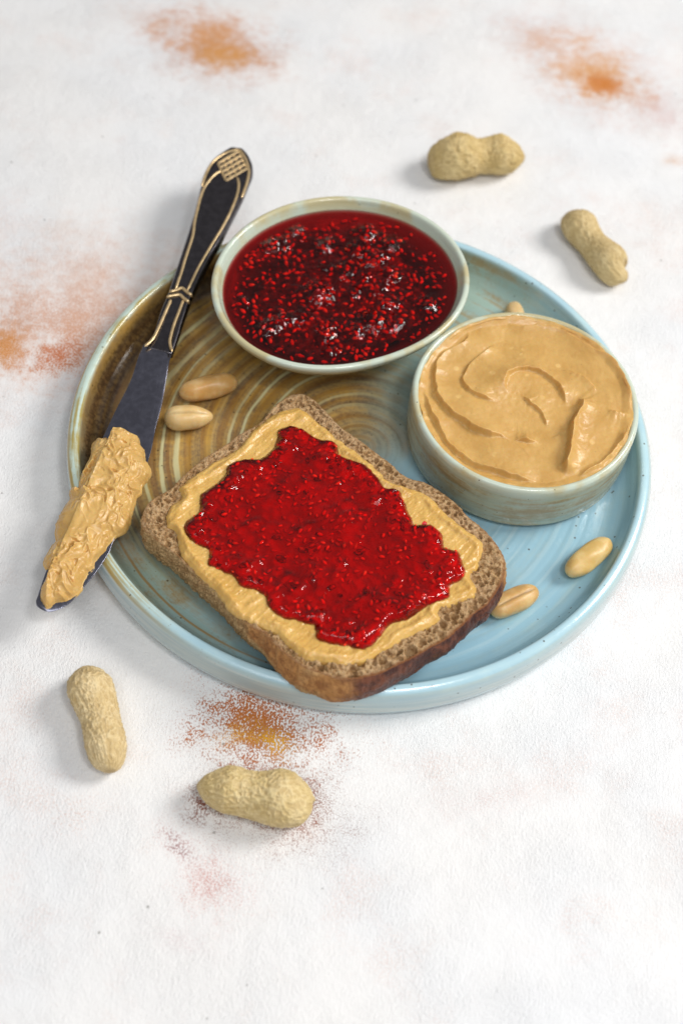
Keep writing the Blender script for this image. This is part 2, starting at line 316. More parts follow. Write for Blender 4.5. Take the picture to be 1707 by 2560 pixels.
# ================================================================== TABLE
def mat_table():
    m = Mat('table_plaster', 0.62, 0.3)
    x, y = m.x, m.y
    wx = m.noise(0.35, 3) - 0.5; wy = m.noise(0.35, 3, vec=m.scaled((1, 1, 1.0))) - 0.5
    n1 = m.noise(0.55, 5, 0.62) - 0.5                       # ragged outline
    n2 = m.noise(2.2, 4, 0.6) - 0.5
    sp = m.noise(12.5, 2, 0.6, vec=m.scaled((1.0, 0.75, 1)))    # grain
    sp2 = m.noise(16.0, 2, 0.6, vec=m.scaled((0.9, 1.1, 1)))
    c = m.mix((m.noise(0.12, 3)).ss(0.35, 0.7), (0.825, 0.810, 0.795), (0.80, 0.80, 0.805))
    faint = (m.noise(0.22, 5, 0.65).ss(0.50, 0.70) * sp.ss(0.40, 0.60)) * 0.42
    c = m.mix(faint, c, (0.70, 0.50, 0.43))
    #  cx, cy, rx, ry, rot, halo colour, core colour, strength, grain
    ST = [(-10.4, 31.2, 5.2, 3.4, -18, (0.60, 0.33, 0.24), (0.62, 0.26, 0.06), 1.0, 0.35),
          (-9.6, 30.0, 3.2, 3.0, -30, (0.60, 0.40, 0.34), (0.62, 0.30, 0.10), 0.6, 0.35),
          (-13.6, 32.2, 4.5, 2.2, -10, (0.68, 0.50, 0.46), (0.65, 0.42, 0.32), 0.30, 0.4),
          (11.4, 32.6, 6.6, 4.2, -38, (0.66, 0.46, 0.42), (0.66, 0.30, 0.08), 0.75, 0.35),
          (12.4, 31.3, 2.6, 1.7, -12, (0.64, 0.30, 0.10), (0.60, 0.20, 0.03), 1.0, 0.3),
          (15.6, 29.5, 3.6, 2.4, -30, (0.66, 0.52, 0.52), (0.64, 0.44, 0.42), 0.42, 0.4),
          (8.7, 34.5, 4.2, 2.4, -30, (0.68, 0.50, 0.46), (0.66, 0.38, 0.26), 0.42, 0.4),
          (-14.5, 9.4, 9.0, 6.4, 12, (0.71, 0.49, 0.40), (0.60, 0.28, 0.15), 0.66, 0.45),
          (-17.2, 7.2, 3.2, 2.4, 20, (0.62, 0.30, 0.16), (0.60, 0.24, 0.05), 0.75, 0.7),
          (-14.6, 7.2, 2.6, 2.0, 30, (0.58, 0.26, 0.14), (0.52, 0.16, 0.06), 0.75, 0.75),
          (-14.0, 12.4, 6.5, 4.6, 10, (0.72, 0.54, 0.46), (0.68, 0.46, 0.36), 0.5, 0.5),
          (-2.2, -11.0, 4.6, 3.4, -8, (0.42, 0.18, 0.12), (0.50, 0.15, 0.03), 0.80, 1.0),
          (-3.3, -11.5, 2.0, 1.0, 20, (0.62, 0.30, 0.05), (0.76, 0.36, 0.02), 0.60, 1.0),
          (-1.6, -11.6, 1.7, 1.2, -30, (0.62, 0.34, 0.03), (0.76, 0.38, 0.02), 0.58, 1.0),
          (-1.3, -14.3, 5.0, 3.0, -8, (0.32, 0.20, 0.18), (0.32, 0.13, 0.09), 0.64, 1.0),
          (-3.0, -14.3, 2.5, 1.3, 10, (0.28, 0.13, 0.10), (0.26, 0.09, 0.06), 0.75, 1.0),
          (-3.3, -17.8, 2.6, 2.4, -25, (0.66, 0.40, 0.35), (0.58, 0.26, 0.22), 0.50, 0.9),
          (-4.8, -16.5, 2.2, 0.8, -38, (0.60, 0.36, 0.33), (0.36, 0.20, 0.20), 0.50, 0.9),
          (7.2, -13.0, 3.6, 1.1, 14, (0.70, 0.50, 0.46), (0.62, 0.40, 0.36), 0.32, 0.8),
          (-9.2, -15.6, 2.6, 1.6, 20, (0.70, 0.48, 0.40), (0.66, 0.40, 0.30), 0.30, 0.8),
          (-4.3, -20.0, 2.6, 0.9, -15, (0.66, 0.56, 0.56), (0.60, 0.44, 0.44), 0.32, 0.8),
          (16.1, 25.6, 0.9, 0.7, 20, (0.66, 0.40, 0.26), (0.62, 0.30, 0.10), 0.45, 0.4),
          (-16.0, 15.4, 2.4, 1.6, 20, (0.72, 0.58, 0.50), (0.68, 0.50, 0.40), 0.3, 0.5),
          (-10.0, -4.5, 3.5, 2.6, 40, (0.70, 0.60, 0.54), (0.62, 0.48, 0.40), 0.30, 0.7)]
    for i, (cx, cy, rx, ry, rot, halo, core, st, gr) in enumerate(ST):
        a = math.radians(rot); ca, sa = math.cos(a), math.sin(a)
        dx, dy = x - cx, y - cy
        u = (dx * ca + dy * sa) * (1 / rx); v = (dy * ca - dx * sa) * (1 / ry)
        d = u.hyp(v) + n1 * 1.25 + n2 * 0.6
        g = sp if i % 2 else sp2
        k = d.ss(1.25, -0.25) * st * 1.15
        # grain: dots of pigment denser towards the middle
        thr = 1.0 - k
        dots = ((g - 0.5) * 3.2 + 0.5 - thr).ss(-0.12, 0.20) 
        mask = (dots * gr * (k * 1.8).clamp() + k * (1.0 - gr)).clamp()
        cc = m.mix((d + (g - 0.5) * 1.3).ss(0.85, 0.10), halo, core)
        c = m.mix(mask, c, cc)
    # a few dark pits
    pit = m.voro(0.55); r = m.noise(0.5, 0)
    c = m.mix(pit.ss(0.045, 0.02) * 0.6, c, (0.18, 0.17, 0.15))
    m.color(c)
    h = m.noise(7.5, 4, 0.62, vec=m.scaled((1.25, 0.75, 1))) * 0.75 + m.noise(2.0, 3) * 0.35 + m.noise(22.0, 2) * 0.30
    h = h * (m.noise(0.25, 3, 0.6).ss(0.3, 0.7, 0.55, 1.25)) + m.noise(0.6, 3) * 0.8
    m.bump(h, 1.0, 0.00075)
    return m.m
def build_table():
    n = 60
    g = np.linspace(-90, 90, n + 1); X, Y = np.meshgrid(g, g, indexing='ij')
    V = np.stack([X, Y, np.zeros_like(X)], -1).reshape(-1, 3)
    i = np.arange(n)[:, None] * (n + 1); j = np.arange(n)[None]
    F = np.stack([i + j, i + n + 1 + j, i + n + 2 + j, i + j + 1], -1).reshape(-1, 4)
    o = link('table_surface', mesh('table_surface', V, F, mat_table())); o['kind'] = 'structure'
    o['label'] = 'white plastered table surface with rusty orange stains'
build_table()

# ================================================================== GLAZED PLATE
PCX, PCY, FLOOR = 0.515, 3.115, 0.80
def mat_plate():
    m = Mat('plate_glaze', 0.16, 0.5)
    x, y, z = m.x, m.y, m.z
    r = x.hyp(y)
    nl = m.noise(0.16, 3) - 0.5; nm = m.noise(0.8, 4, 0.6) - 0.5; nf = m.noise(5.0, 4, 0.65) - 0.5
    th = y.atan2(x)
    # streak noise that runs round the plate: radius varies fast, angle slowly
    ring = m.noise(1.0, 4, 0.6, vec=m.xyz(r * 2.6, x * 0.10, y * 0.10)) - 0.5
    ringf = m.noise(1.0, 3, 0.6, vec=m.xyz(r * 7.0, x * 0.22, y * 0.22)) - 0.5
    # brown lies over the far left, blue over the near right
    dbr = (x + 7.5).hyp((y - 5.0) * 0.80)
    brown = (dbr + nl * 7.0 + ring * 3.0 + nf * 1.2).ss(11.0, 6.0)
    blue = (x * 0.085 - y * 0.055 + nl * 1.0 + ring * 0.35).ss(-0.25, 0.45)
    base = m.mix(blue, (0.32, 0.43, 0.36), (0.285, 0.475, 0.570))
    base = m.mix((nm + ring).ss(-0.1, 0.45) * 0.5, base, (0.40, 0.55, 0.56))
    # ochre wash and rings between
    och = ((ring * 2.2 + nm * 1.2 + nf * 0.6).ss(-0.05, 0.55)) * (blue.ss(0.9, 0.0) * 0.75 + 0.06)
    base = m.mix(och, base, (0.34, 0.235, 0.085))
    bc = m.mix((ring * 2.0 + nf + nm).ss(-0.45, 0.4), (0.17, 0.072, 0.013), (0.53, 0.29, 0.045))
    base = m.mix(brown * 0.85, base, bc)
    # light throwing ridges (they follow the geometry: the same spacing as the profile)
    wob = nl * 4.0 + nm * 0.5 + (m.noise(1.0, 1, vec=m.xyz(r * 0.9, x * 0.05, y * 0.05)) - 0.5) * 4.5
    wv = ((r + wob * 0.22) * (2 * math.pi / RINGSP)).sin()
    crest = wv.ss(0.55, 0.98) * (m.noise(0.5, 2, vec=m.xyz(r * 1.3, x * 0.12, y * 0.12)).ss(0.40, 0.60)) * r.ss(11.6, 11.2)
    lc = m.mix(brown, m.mix(blue, (0.36, 0.27, 0.10), (0.50, 0.64, 0.66)), (0.66, 0.61, 0.33))
    base = m.mix(crest * (0.28 + brown * 0.62) * r.ss(1.0, 5.0), base, lc)
    edge = (wv * -1.0).ss(0.2, 0.9) * brown * (ringf + 0.5) * 0.9
    base = m.mix(edge, base, (0.27, 0.115, 0.018))
    # ochre lines and rusty mottling where the glaze broke over the cove at the left
    lft = (x * -1.0 + nl * 8).ss(-2.0, 5.0)
    base = m.mix((r + nm * 0.10 - 11.95).abs().ss(0.10, 0.03) * lft * 0.8, base, (0.36, 0.21, 0.06))
    base = m.mix(r.ss(10.6, 11.6) * lft * (nf * 1.2 + nm * 1.6 + ringf).ss(0.08, 0.55) * 0.7, base, (0.30, 0.185, 0.06))
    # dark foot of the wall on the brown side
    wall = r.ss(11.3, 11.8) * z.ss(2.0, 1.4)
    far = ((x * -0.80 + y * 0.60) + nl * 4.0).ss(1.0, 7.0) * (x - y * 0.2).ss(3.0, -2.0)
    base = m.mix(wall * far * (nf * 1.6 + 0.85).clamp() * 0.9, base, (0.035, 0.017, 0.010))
    # rim
    rim = (r + ringf * 0.06).ss(12.66, 12.78)
    rleft = (x * -1.0 + y * 0.35 + nl * 6).ss(1.0, 8.0)
    rc = m.mix(rleft, m.mix((nm + ringf).ss(-0.2, 0.5), (0.42, 0.62, 0.70), (0.52, 0.70, 0.72)),
               m.mix((ringf * 1.6 + nm).ss(-0.15, 0.25), (0.56, 0.68, 0.60), (0.42, 0.33, 0.10)))
    base = m.mix(rim, base, rc)
    oed = (r + ringf * 0.10).ss(13.10, 13.22) * z.ss(1.5, 2.0)
    base = m.mix(oed * (0.25 + rleft * 0.65), base, (0.42, 0.29, 0.09))
    # outer wall: pale grey blue with an ochre line near the foot
    outer = r.ss(13.22, 13.30) * z.ss(1.98, 1.85)
    owc = m.mix((m.noise(1.0, 3, vec=m.xyz(z * 5.0, x * 0.25, y * 0.25))).ss(0.35, 0.65), (0.40, 0.52, 0.54), (0.52, 0.60, 0.58))
    foot = (z + ringf * 0.10 + nm * 0.12)
    owc = m.mix((foot - 0.42).abs().ss(0.13, 0.03) * (nm * 1.4 + 0.75).clamp(), owc, (0.36, 0.20, 0.05))
    base = m.mix(outer, base, owc)
    # iron specks
    vor = m.voro(2.3); vr = m.noise(1.9, 0)
    speck = vor.ss(0.15, 0.07) * vr.ss(0.48, 0.54)
    base = m.mix(speck * 0.8, base, (0.07, 0.045, 0.02))
    vor2 = m.voro(6.0); base = m.mix(vor2.ss(0.20, 0.10) * m.noise(1.1, 2).ss(0.50, 0.62) * 0.55 * blue.ss(1.0, 0.2), base, (0.20, 0.12, 0.04))
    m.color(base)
    m.set('Roughness', nf * 0.15 + 0.20)
    m.set('Coat Weight', 0.35); m.set('Coat Roughness', 0.08)
    m.bump(m.noise(3.0, 2) * 0.6 + ringf * 0.7, 0.5, 0.0003)
    return m.m
RINGSP = 0.74
def build_plate():
    prof = [(0.001, FLOOR)]
    for r in np.arange(0.06, 11.31, 0.06):
        env = 1 - sst(10.9, 11.3, r)
        prof.append((r, FLOOR + 0.011 * math.sin(2 * math.pi * r / RINGSP) * env + 0.004 * math.sin(2 * math.pi * r / 0.31 + 1.3 * math.sin(r)) * env))
    prof += [(11.45, .80), (11.65, .825), (11.85, .90), (12.02, 1.00), (12.18, 1.06), (12.32, 1.18), (12.44, 1.36), (12.53, 1.52), (12.60, 1.62), (12.66, 1.78), (12.70, 1.93), (12.74, 2.02),
             (12.79, 2.075), (12.86, 2.10), (12.95, 2.095), (13.06, 2.06), (13.17, 2.00), (13.25, 1.90), (13.29, 1.75), (13.31, 1.5), (13.325, 1.25), (13.34, 1.0), (13.34, .8),
             (13.32, .62), (13.27, .42), (13.17, .24), (13.02, .10), (12.8, .03), (12.5, .012), (11.9, .012), (11.6, .1), (11.4, .3), (10, .32), (5, .32), (0.001, .32)]
    L = lathe(prof, 420)
    a = np.arctan2(L[..., 1], L[..., 0]); rr = np.hypot(L[..., 0], L[..., 1])
    k = 1 + sst(8, 13, rr) * (0.0022 * np.sin(2 * a + .7) + 0.0015 * np.sin(3 * a + 2))     # thrown by hand: never quite round
    L[..., 0] *= k; L[..., 1] *= k
    L[..., 2] += sst(12.2, 12.8, rr) * 0.018 * np.sin(3 * a + 1) * (L[..., 2] > 1)
    V, F = rings(L); V[:, 0] += PCX; V[:, 1] += PCY
    org = (PCX, PCY, 0)
    o = link('dinner_plate', mesh('dinner_plate', V, F, mat_plate(), origin=org), origin=org)
    tag(o, 'large round stoneware plate glazed brown at left and blue at right', 'plate')
build_plate()

# ================================================================== BOWLS
def mat_bowl(name, zt, zb, brownish):
    m = Mat(name, 0.22, 0.5)
    x, y, z = m.x, m.y, m.z
    th = y.atan2(x)
    nm = m.noise(0.7, 4, 0.6) - 0.5; nf = m.noise(6.0, 3, 0.6) - 0.5
    st = m.noise(1.0, 4, 0.6, vec=m.xyz(x * 0.35, y * 0.35, z * 4.5)) - 0.5
    base = m.mix(st.ss(-0.25, 0.25), (0.39, 0.44, 0.33), (0.51, 0.53, 0.39))
    rimz = z.ss(zt - 0.75, zt - 0.15)
    base = m.mix((st * 2.2 + nm * 1.8 + nf * 0.5).ss(-0.35, 0.45) * (rimz * -0.8 + 1.0) * brownish, base, (0.33, 0.22, 0.08))
    base = m.mix(rimz * 0.75, base, (0.60, 0.68, 0.58))
    patch = (m.noise(0.33, 3, 0.55) + nf * 0.08).ss(0.50, 0.62)
    base = m.mix(patch * 0.75 * rimz, base, (0.52, 0.42, 0.19))
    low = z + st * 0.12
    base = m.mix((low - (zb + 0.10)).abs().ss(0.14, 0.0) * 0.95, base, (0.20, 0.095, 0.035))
    vor = m.voro(2.6); base = m.mix(vor.ss(0.12, 0.05) * m.noise(2.0, 0).ss(0.5, 0.56) * 0.8, base, (0.10, 0.07, 0.04))
    m.color(base); m.set('Coat Weight', 0.3); m.set('Coat Roughness', 0.1)
    m.bump(st + m.noise(3.0, 2) * 0.5, 0.6, 0.0004)
    return m.m
BX, BY = 7.667, 4.677
def build_round_bowl():
    prof = [(0.001, .87), (3.9, .87), (4.1, .83), (4.55, .83), (4.80, .87), (4.98, .98), (5.08, 1.14), (5.10, 1.30), (5.085, 1.42), (5.13, 1.55), (5.15, 1.8)]
    for z in np.arange(1.95, 3.5, .15): prof.append((5.155 + 0.008 * math.sin(z * 9), z))
    prof += [(5.15, 3.55), (5.145, 3.7), (5.12, 3.83), (5.07, 3.90), (5.00, 3.935), (4.92, 3.93), (4.85, 3.87), (4.82, 3.78), (4.80, 3.6), (4.74, 3.2), (4.62, 2.2), (4.4, 1.6), (4.0, 1.3), (2, 1.25), (0.001, 1.25)]
    L = lathe(prof, 260)
    a = np.arctan2(L[..., 1], L[..., 0]); k = 1 + .003 * np.sin(2 * a + 1) ; L[..., 0] *= k; L[..., 1] *= k
    V, F = rings(L); V[:, 0] += BX; V[:, 1] += BY
    org = (BX, BY, .83)
    o = link('round_bowl', mesh('round_bowl', V, F, mat_bowl('bowl_glaze', 3.93 - .83, 0.10, 0.85), origin=org), origin=org)
    tag(o, 'round straight-sided pottery bowl filled with peanut butter', 'bowl')
build_round_bowl()

NB = 360
RIM = cyc(BOWLRIM, NB); RC = RIM.mean(0)
# a gentle smoothing of the traced loop
_d = RIM - RC; _t = np.arctan2(_d[:, 1], _d[:, 0]); _r = np.linalg.norm(_d, axis=1)
_A = np.column_stack([np.ones(NB)] + [f(k * _t) for k in (1, 2, 3) for f in (np.cos, np.sin)])
_co = np.linalg.lstsq(_A, _r, rcond=None)[0]; _r = _A @ _co
RIM = RC + np.column_stack([np.cos(_t), np.sin(_t)]) * _r[:, None]
RN = outn(RIM)
def inset(d):
    """loop moved inwards by d cm, drawn to the centre for large d"""
    R = np.linalg.norm(RIM - RC, axis=1)
    k = np.clip(1 - d / R, 0.0, None)
    return RC + (RIM - RC) * k[:, None]
def build_oval_bowl():
    rows = []
    for d, z in [(5.0, .86), (3.6, .86), (3.3, .83), (2.9, .83), (2.6, .90), (2.45, 1.05), (2.1, 1.35), (1.55, 1.85), (1.0, 2.35), (.52, 2.9), (.18, 3.4), (.03, 3.7), (0, 3.86), (.03, 3.935), (.09, 3.985), (.17, 4.0), (.25, 3.98), (.31, 3.91), (.36, 3.80), (.48, 3.55), (.74, 3.25), (1.05, 3.0), (1.4, 2.7), (1.8, 2.35), (2.3, 1.95), (3.0, 1.55), (4.0, 1.3), (5.0, 1.3)]:
        P = inset(d); rows.append(np.column_stack([P, np.full(NB, z)]))
    L = np.array(rows)
    V, F = rings(L)
    org = (RC[0], RC[1], .83)
    o = link('oval_bowl', mesh('oval_bowl', V, F, mat_bowl('oval_bowl_glaze', 4.0 - .83, 0.05, 0.8), origin=org), origin=org)
    tag(o, 'wide oval pottery bowl with a pale rim, filled with red jam', 'bowl')
build_oval_bowl()

# ================================================================== JAM
def mat_jelly(JD, JR):
    mt = bpy.data.materials.new('jam_jelly'); mt.use_nodes = True; nt = mt.node_tree; nt.nodes.clear()
    out = nt.nodes.new('ShaderNodeOutputMaterial')
    tr = nt.nodes.new('ShaderNodeBsdfTransparent'); gl = nt.nodes.new('ShaderNodeBsdfGlossy'); gl.inputs['Roughness'].default_value = 0.055
    fr = nt.nodes.new('ShaderNodeFresnel'); fr.inputs['IOR'].default_value = 1.46
    mx = nt.nodes.new('ShaderNodeMixShader')
    nz = nt.nodes.new('ShaderNodeTexNoise'); nz.inputs['Scale'].default_value = 900; nz.inputs['Detail'].default_value = 2
    tc = nt.nodes.new('ShaderNodeTexCoord'); nt.links.new(tc.outputs['Object'], nz.inputs['Vector'])
    bp = nt.nodes.new('ShaderNodeBump'); bp.inputs['Strength'].default_value = 0.35; bp.inputs['Distance'].default_value = 0.0003
    nt.links.new(nz.outputs[0], bp.inputs['Height']); nt.links.new(bp.outputs[0], gl.inputs['Normal']); nt.links.new(bp.outputs[0], fr.inputs['Normal'])
    nt.links.new(fr.outputs[0], mx.inputs[0]); nt.links.new(tr.outputs[0], mx.inputs[1]); nt.links.new(gl.outputs[0], mx.inputs[2])
    nt.links.new(mx.outputs[0], out.inputs['Surface'])
    va = nt.nodes.new('ShaderNodeVolumeAbsorption'); va.inputs['Density'].default_value = JD
    va.inputs['Color'].default_value = (1 - JR / JD, 0.0, 0.02, 1)
    nt.links.new(va.outputs[0], out.inputs['Volume'])
    return mt
JELLY = mat_jelly(1500.0, 38.0)
JELLY_DEEP = mat_jelly(1500.0, 72.0)
def mat_seed():
    m = Mat('seed', 0.6, 0.1); m.color((0.92, 0.055, 0.02)); return m.m
SEEDM = mat_seed()
def mat_pulp():
    m = Mat('jam_pulp', 0.35, 0.5); n = m.noise(3.5, 4, 0.6)
    m.color(m.mix(n.ss(0.35, 0.7), (0.22, 0.004, 0.012), (0.72, 0.02, 0.02))); return m.m
PULPM = mat_pulp()
def seed_mesh():
    n = 7; V = [(0, 0, 0.11)]; F = []
    rows = []
    for k in range(1, 5):
        t = math.pi * k / 5; rr = math.sin(t) ** .9; zz = math.cos(t)
        w = 1.0 if zz < 0 else 1 - .25 * zz
        rows.append([(0.058 * rr * w * math.cos(2 * math.pi * j / n), 0.048 * rr * w * math.sin(2 * math.pi * j / n), 0.098 * zz) for j in range(n)])
    V = [(0, 0, 0.112)] + [p for r in rows for p in r] + [(0, 0, -0.098)]
    for j in range(n): F.append((0, 1 + j, 1 + (j + 1) % n)); F.append((len(V) - 1, 1 + 3 * n + (j + 1) % n, 1 + 3 * n + j))
    for k in range(3):
        for j in range(n): a, b = 1 + k * n + j, 1 + k * n + (j + 1) % n; F.append((a, a + n, b + n, b))
    return V, F
SV, SF = seed_mesh()
SEED_ME = mesh('seed', SV, SF, SEEDM)
def seed_rot():
    a = rng.uniform(0, 2 * math.pi); t = rng.uniform(-.35, .35)
    d = Vector((math.cos(a) * math.cos(t), math.sin(a) * math.cos(t), math.sin(t)))
    return d.to_track_quat('Z', 'Y').to_matrix()
def place_seeds(parent, org, pts, sizes, limit=300):
    """the largest as objects of their own, the rest joined"""
    order = np.argsort(-sizes)
    restV, restF, off = [], [], 0
    A = np.array(SV)
    for q, i in enumerate(order):
        Rm = seed_rot(); s = float(sizes[i]); p = pts[i]
        if q < limit:
            o = bpy.data.objects.new('seed', SEED_ME); COL.objects.link(o); o.parent = parent
            mw = Rm.to_4x4() @ Matrix.Diagonal((s, s, s, 1)); mw.translation = Vector((p[0] - org[0], p[1] - org[1], p[2] - org[2])) * CM
            o.matrix_local = mw
        else:
            restV.append(A @ np.array(Rm).T * s + p); restF += [tuple(v + off for v in f) for f in SF]; off += len(A)
    if restV:
        o = link('small_seeds', mesh('small_seeds', np.vstack(restV), restF, SEEDM, origin=org), parent); o['kind'] = 'stuff'
def poisson(inside, box, rmin, tries, rmin_f=None):
    pts = []; cell = {}
    x0, x1, y0, y1 = box
    C = np.column_stack([rng.uniform(x0, x1, tries), rng.uniform(y0, y1, tries)])
    C = C[inside(C)]
    for p in C:
        k = (int(p[0] / rmin), int(p[1] / rmin)); ok = True
        for a in (-1, 0, 1):
            for b in (-1, 0, 1):
                for q in cell.get((k[0] + a, k[1] + b), ()):
                    if (q[0] - p[0]) ** 2 + (q[1] - p[1]) ** 2 < rmin ** 2: ok = False
        if ok: cell.setdefault(k, []).append(p); pts.append(p)
    return np.array(pts)
def inpoly(P, C):
    x, y = C[:, 0], C[:, 1]; r = np.zeros(len(C), bool); j = len(P) - 1
    for i in range(len(P)):
        c = ((P[i][1] > y) != (P[j][1] > y)) & (x < (P[j][0] - P[i][0]) * (y - P[i][1]) / (P[j][1] - P[i][1] + 1e-12) + P[i][0])
        r ^= c; j = i
    return r
def bumps(X, Y, pts, w, a):
    """sum of small domes at pts on arrays X, Y (kept cheap with a coarse bucket grid)"""
    H = np.zeros(X.shape); fx, fy = X.ravel(), Y.ravel(); h = H.ravel()
    cs = 0.5; ids = {}
    kx, ky = np.floor(fx / cs).astype(int), np.floor(fy / cs).astype(int)
    order = np.lexsort((ky, kx)); key = kx[order] * 100000 + ky[order]
    uk, st = np.unique(key, return_index=True); st = np.append(st, len(key))
    table = {k: order[st[i]:st[i + 1]] for i, k in enumerate(uk)}
    for i, p in enumerate(pts):
        ww = w[i]; R = ww * 2.6
        for a_ in range(int(math.floor((p[0] - R) / cs)), int(math.floor((p[0] + R) / cs)) + 1):
            for b_ in range(int(math.floor((p[1] - R) / cs)), int(math.floor((p[1] + R) / cs)) + 1):
                idx = table.get(a_ * 100000 + b_)
                if idx is None: continue
                d2 = (fx[idx] - p[0]) ** 2 + (fy[idx] - p[1]) ** 2
                h[idx] += a[i] * np.exp(-d2 / ww ** 2)
    return h.reshape(X.shape)

# ---- jam in the oval bowl
def build_bowl_jam():
    ZJ = 3.46
    R = np.linalg.norm(RIM - RC, axis=1)
    n = NB * 2
    O = inset(.53); O2 = np.stack([np.interp(np.arange(n) / 2, np.arange(NB + 1), np.append(O[:, k], O[0, k])) for k in (0, 1)], -1)
    rows = 130
    t = np.linspace(0, 1, rows)                      # 0 edge .. 1 centre
    k = 1 - t ** 1.15 * 0.995
    X = RC[0] + (O2[:, 0][None] - RC[0]) * k[:, None]; Y = RC[1] + (O2[:, 1][None] - RC[1]) * k[:, None]
    dist = (1 - k)[:, None] * np.linalg.norm(O2 - RC, axis=1)[None]
    def inner(d): return sst(.45, 1.2, d)
    org = (RC[0], RC[1], 1.2)
    root = thing('raspberry_jam', 'dark red raspberry jam full of seeds in the oval bowl', 'jam', org)
    # lumps of fruit standing out of the jelly
    loop = inset(1.15)
    ins = lambda C: inpoly(loop, C)
    box = (RIM[:, 0].min(), RIM[:, 0].max(), RIM[:, 1].min(), RIM[:, 1].max())
    L1 = poisson(ins, box, .85, 400); w1 = rng.uniform(.30, .62, len(L1)); a1 = rng.uniform(.14, .50, len(L1)) * (rng.uniform(0, 1, len(L1)) > .38)
    L2 = poisson(ins, box, .24, 2500); w2 = rng.uniform(.08, .15, len(L2)); a2 = rng.uniform(.01, .045, len(L2))
    mound = lambda X, Y: np.clip(bumps(X, Y, L1, w1 * 1.15, a1) / .16, 0, 1)
    a2 = a2 * (.15 + .85 * mound(L2[:, 0], L2[:, 1]))
    sd = poisson(lambda C: inpoly(inset(.95), C), box, .23, 3500)
    cl = fbm(sd[:, 0] * .7, sd[:, 1] * .7, 3.0)
    sd = sd[(cl * .6 + .7 * mound(sd[:, 0], sd[:, 1]) + rng.uniform(-.75, .75, len(sd))) > -.10]
    sz = rng.uniform(1.1, 1.75, len(sd)); depth = rng.uniform(.01, .14, len(sd))
    def H(X, Y, dist):
        wx, wy = X + .22 * fbm(X * 1.9, Y * 1.9, 1, 2), Y + .22 * fbm(X * 1.9, Y * 1.9, 9, 2)
        h = bumps(wx, wy, L1, w1, a1) + bumps(wx, wy, L2, w2, a2)
        h = np.minimum(h, .32 + .25 * (h - .32)) + .020 * fbm(X * 4, Y * 4, 5, 3)
        h = h + .05 * fbm(X * .8, Y * .8, 2.2, 2)
        return ZJ - .06 * inner(dist) + h * inner(dist) + .05 * np.exp(-dist / .08)
    Z = H(X, Y, dist)
    near = depth < .07
    Z = Z + bumps(X, Y, sd[near], sz[near] * .085, np.full(near.sum(), .028))
    sdist = np.array([np.min(np.hypot(*(O2 - p).T)) for p in sd])
    zs = H(sd[:, 0], sd[:, 1], sdist) - depth - .05
    top = np.stack([X, Y, Z], -1)
    bot = []
    for d, z in [(.58, 3.42), (.74, 3.22), (1.05, 2.97), (1.4, 2.67), (1.8, 2.32), (2.3, 1.92), (3.0, 1.52), (4.0, 1.27), (5.0, 1.27)]:
        P = inset(d - .03); P2 = np.stack([np.interp(np.arange(n) / 2, np.arange(NB + 1), np.append(P[:, k_], P[0, k_])) for k_ in (0, 1)], -1)
        bot.append(np.column_stack([P2, np.full(n, z)]))
    L = np.concatenate([top[::-1], np.array(bot)])
    V, F = rings(L)
    jl = link('jelly', mesh('jelly', V, F[:, ::-1], JELLY_DEEP, origin=org), root)
    # dark fruit pulp hanging in the jelly
    rows2 = 60; k2 = 1 - np.linspace(0, 1, rows2) * .995
    Op = inset(1.75)
    Xp = RC[0] + (Op[:, 0][None] - RC[0]) * k2[:, None]; Yp = RC[1] + (Op[:, 1][None] - RC[1]) * k2[:, None]
    dp = (1 - k2)[:, None] * np.linalg.norm(Op - RC, axis=1)[None]
    Zp = ZJ - .75 - .5 * np.exp(-dp / .25) + .16 * fbm(Xp * 1.1, Yp * 1.1, 4, 3)
    # pulp rises inside the lumps
    Zp = Zp + bumps(Xp, Yp, L1, w1 * .7, a1 * 2.2)
    V, F = rings(np.stack([Xp, Yp, Zp], -1))
    link('pulp', mesh('pulp', V, F, PULPM, origin=org), root)
    P3 = np.column_stack([sd, zs])
    # a second, deeper generation of seeds
    s2 = poisson(lambda C: inpoly(inset(1.0), C), box, .34, 1500)
    d2 = np.array([np.min(np.hypot(*(O2 - p).T)) for p in s2])
    P4 = np.column_stack([s2, H(s2[:, 0], s2[:, 1], d2) - rng.uniform(.22, .40, len(s2))])
    place_seeds(root, org, np.vstack([P3, P4]), np.concatenate([sz + 1 * (depth < .08), rng.uniform(.75, .8, len(s2))]) if False else np.concatenate([sz, rng.uniform(.7, .79, len(s2))]))
build_bowl_jam()

# ================================================================== PEANUT BUTTER
def mat_pb(name, c1, c2, rough=0.41, coat=0.12):
    m = Mat(name, rough, 0.5)
    n = m.noise(0.9, 4, 0.6); g = m.noise(9.0, 3, 0.6)
    c = m.mix(n.ss(0.35, 0.65), c1, c2)
    fleck = m.voro(3.2).ss(0.16, 0.07) * m.noise(2.3, 1).ss(0.52, 0.60)
    c = m.mix(fleck * 0.45, c, (0.34, 0.17, 0.05))
    chunk = m.voro(1.5).ss(0.26, 0.16) * m.noise(1.1, 1).ss(0.55, 0.64)
    c = m.mix(chunk * 0.5, c, (0.82, 0.56, 0.22))
    m.color(c); m.set('Roughness', (g - 0.5) * 0.25 + rough)
    m.sss(0.30, (1.0, 0.55, 0.2), 0.003)
    m.bump(m.noise(4.0, 4, 0.6) * 0.8 + m.noise(18.0, 2) * 0.15, 0.45, 0.0005); m.set('Coat Weight', coat); m.set('Coat Roughness', 0.18)
    return m.m
PB_BOWL = mat_pb('peanut_butter_bowl', (0.57, 0.325, 0.092), (0.63, 0.38, 0.12))
PB_SPR = mat_pb('peanut_butter_spread', (0.64, 0.375, 0.095), (0.71, 0.44, 0.13), 0.34, 0.12)
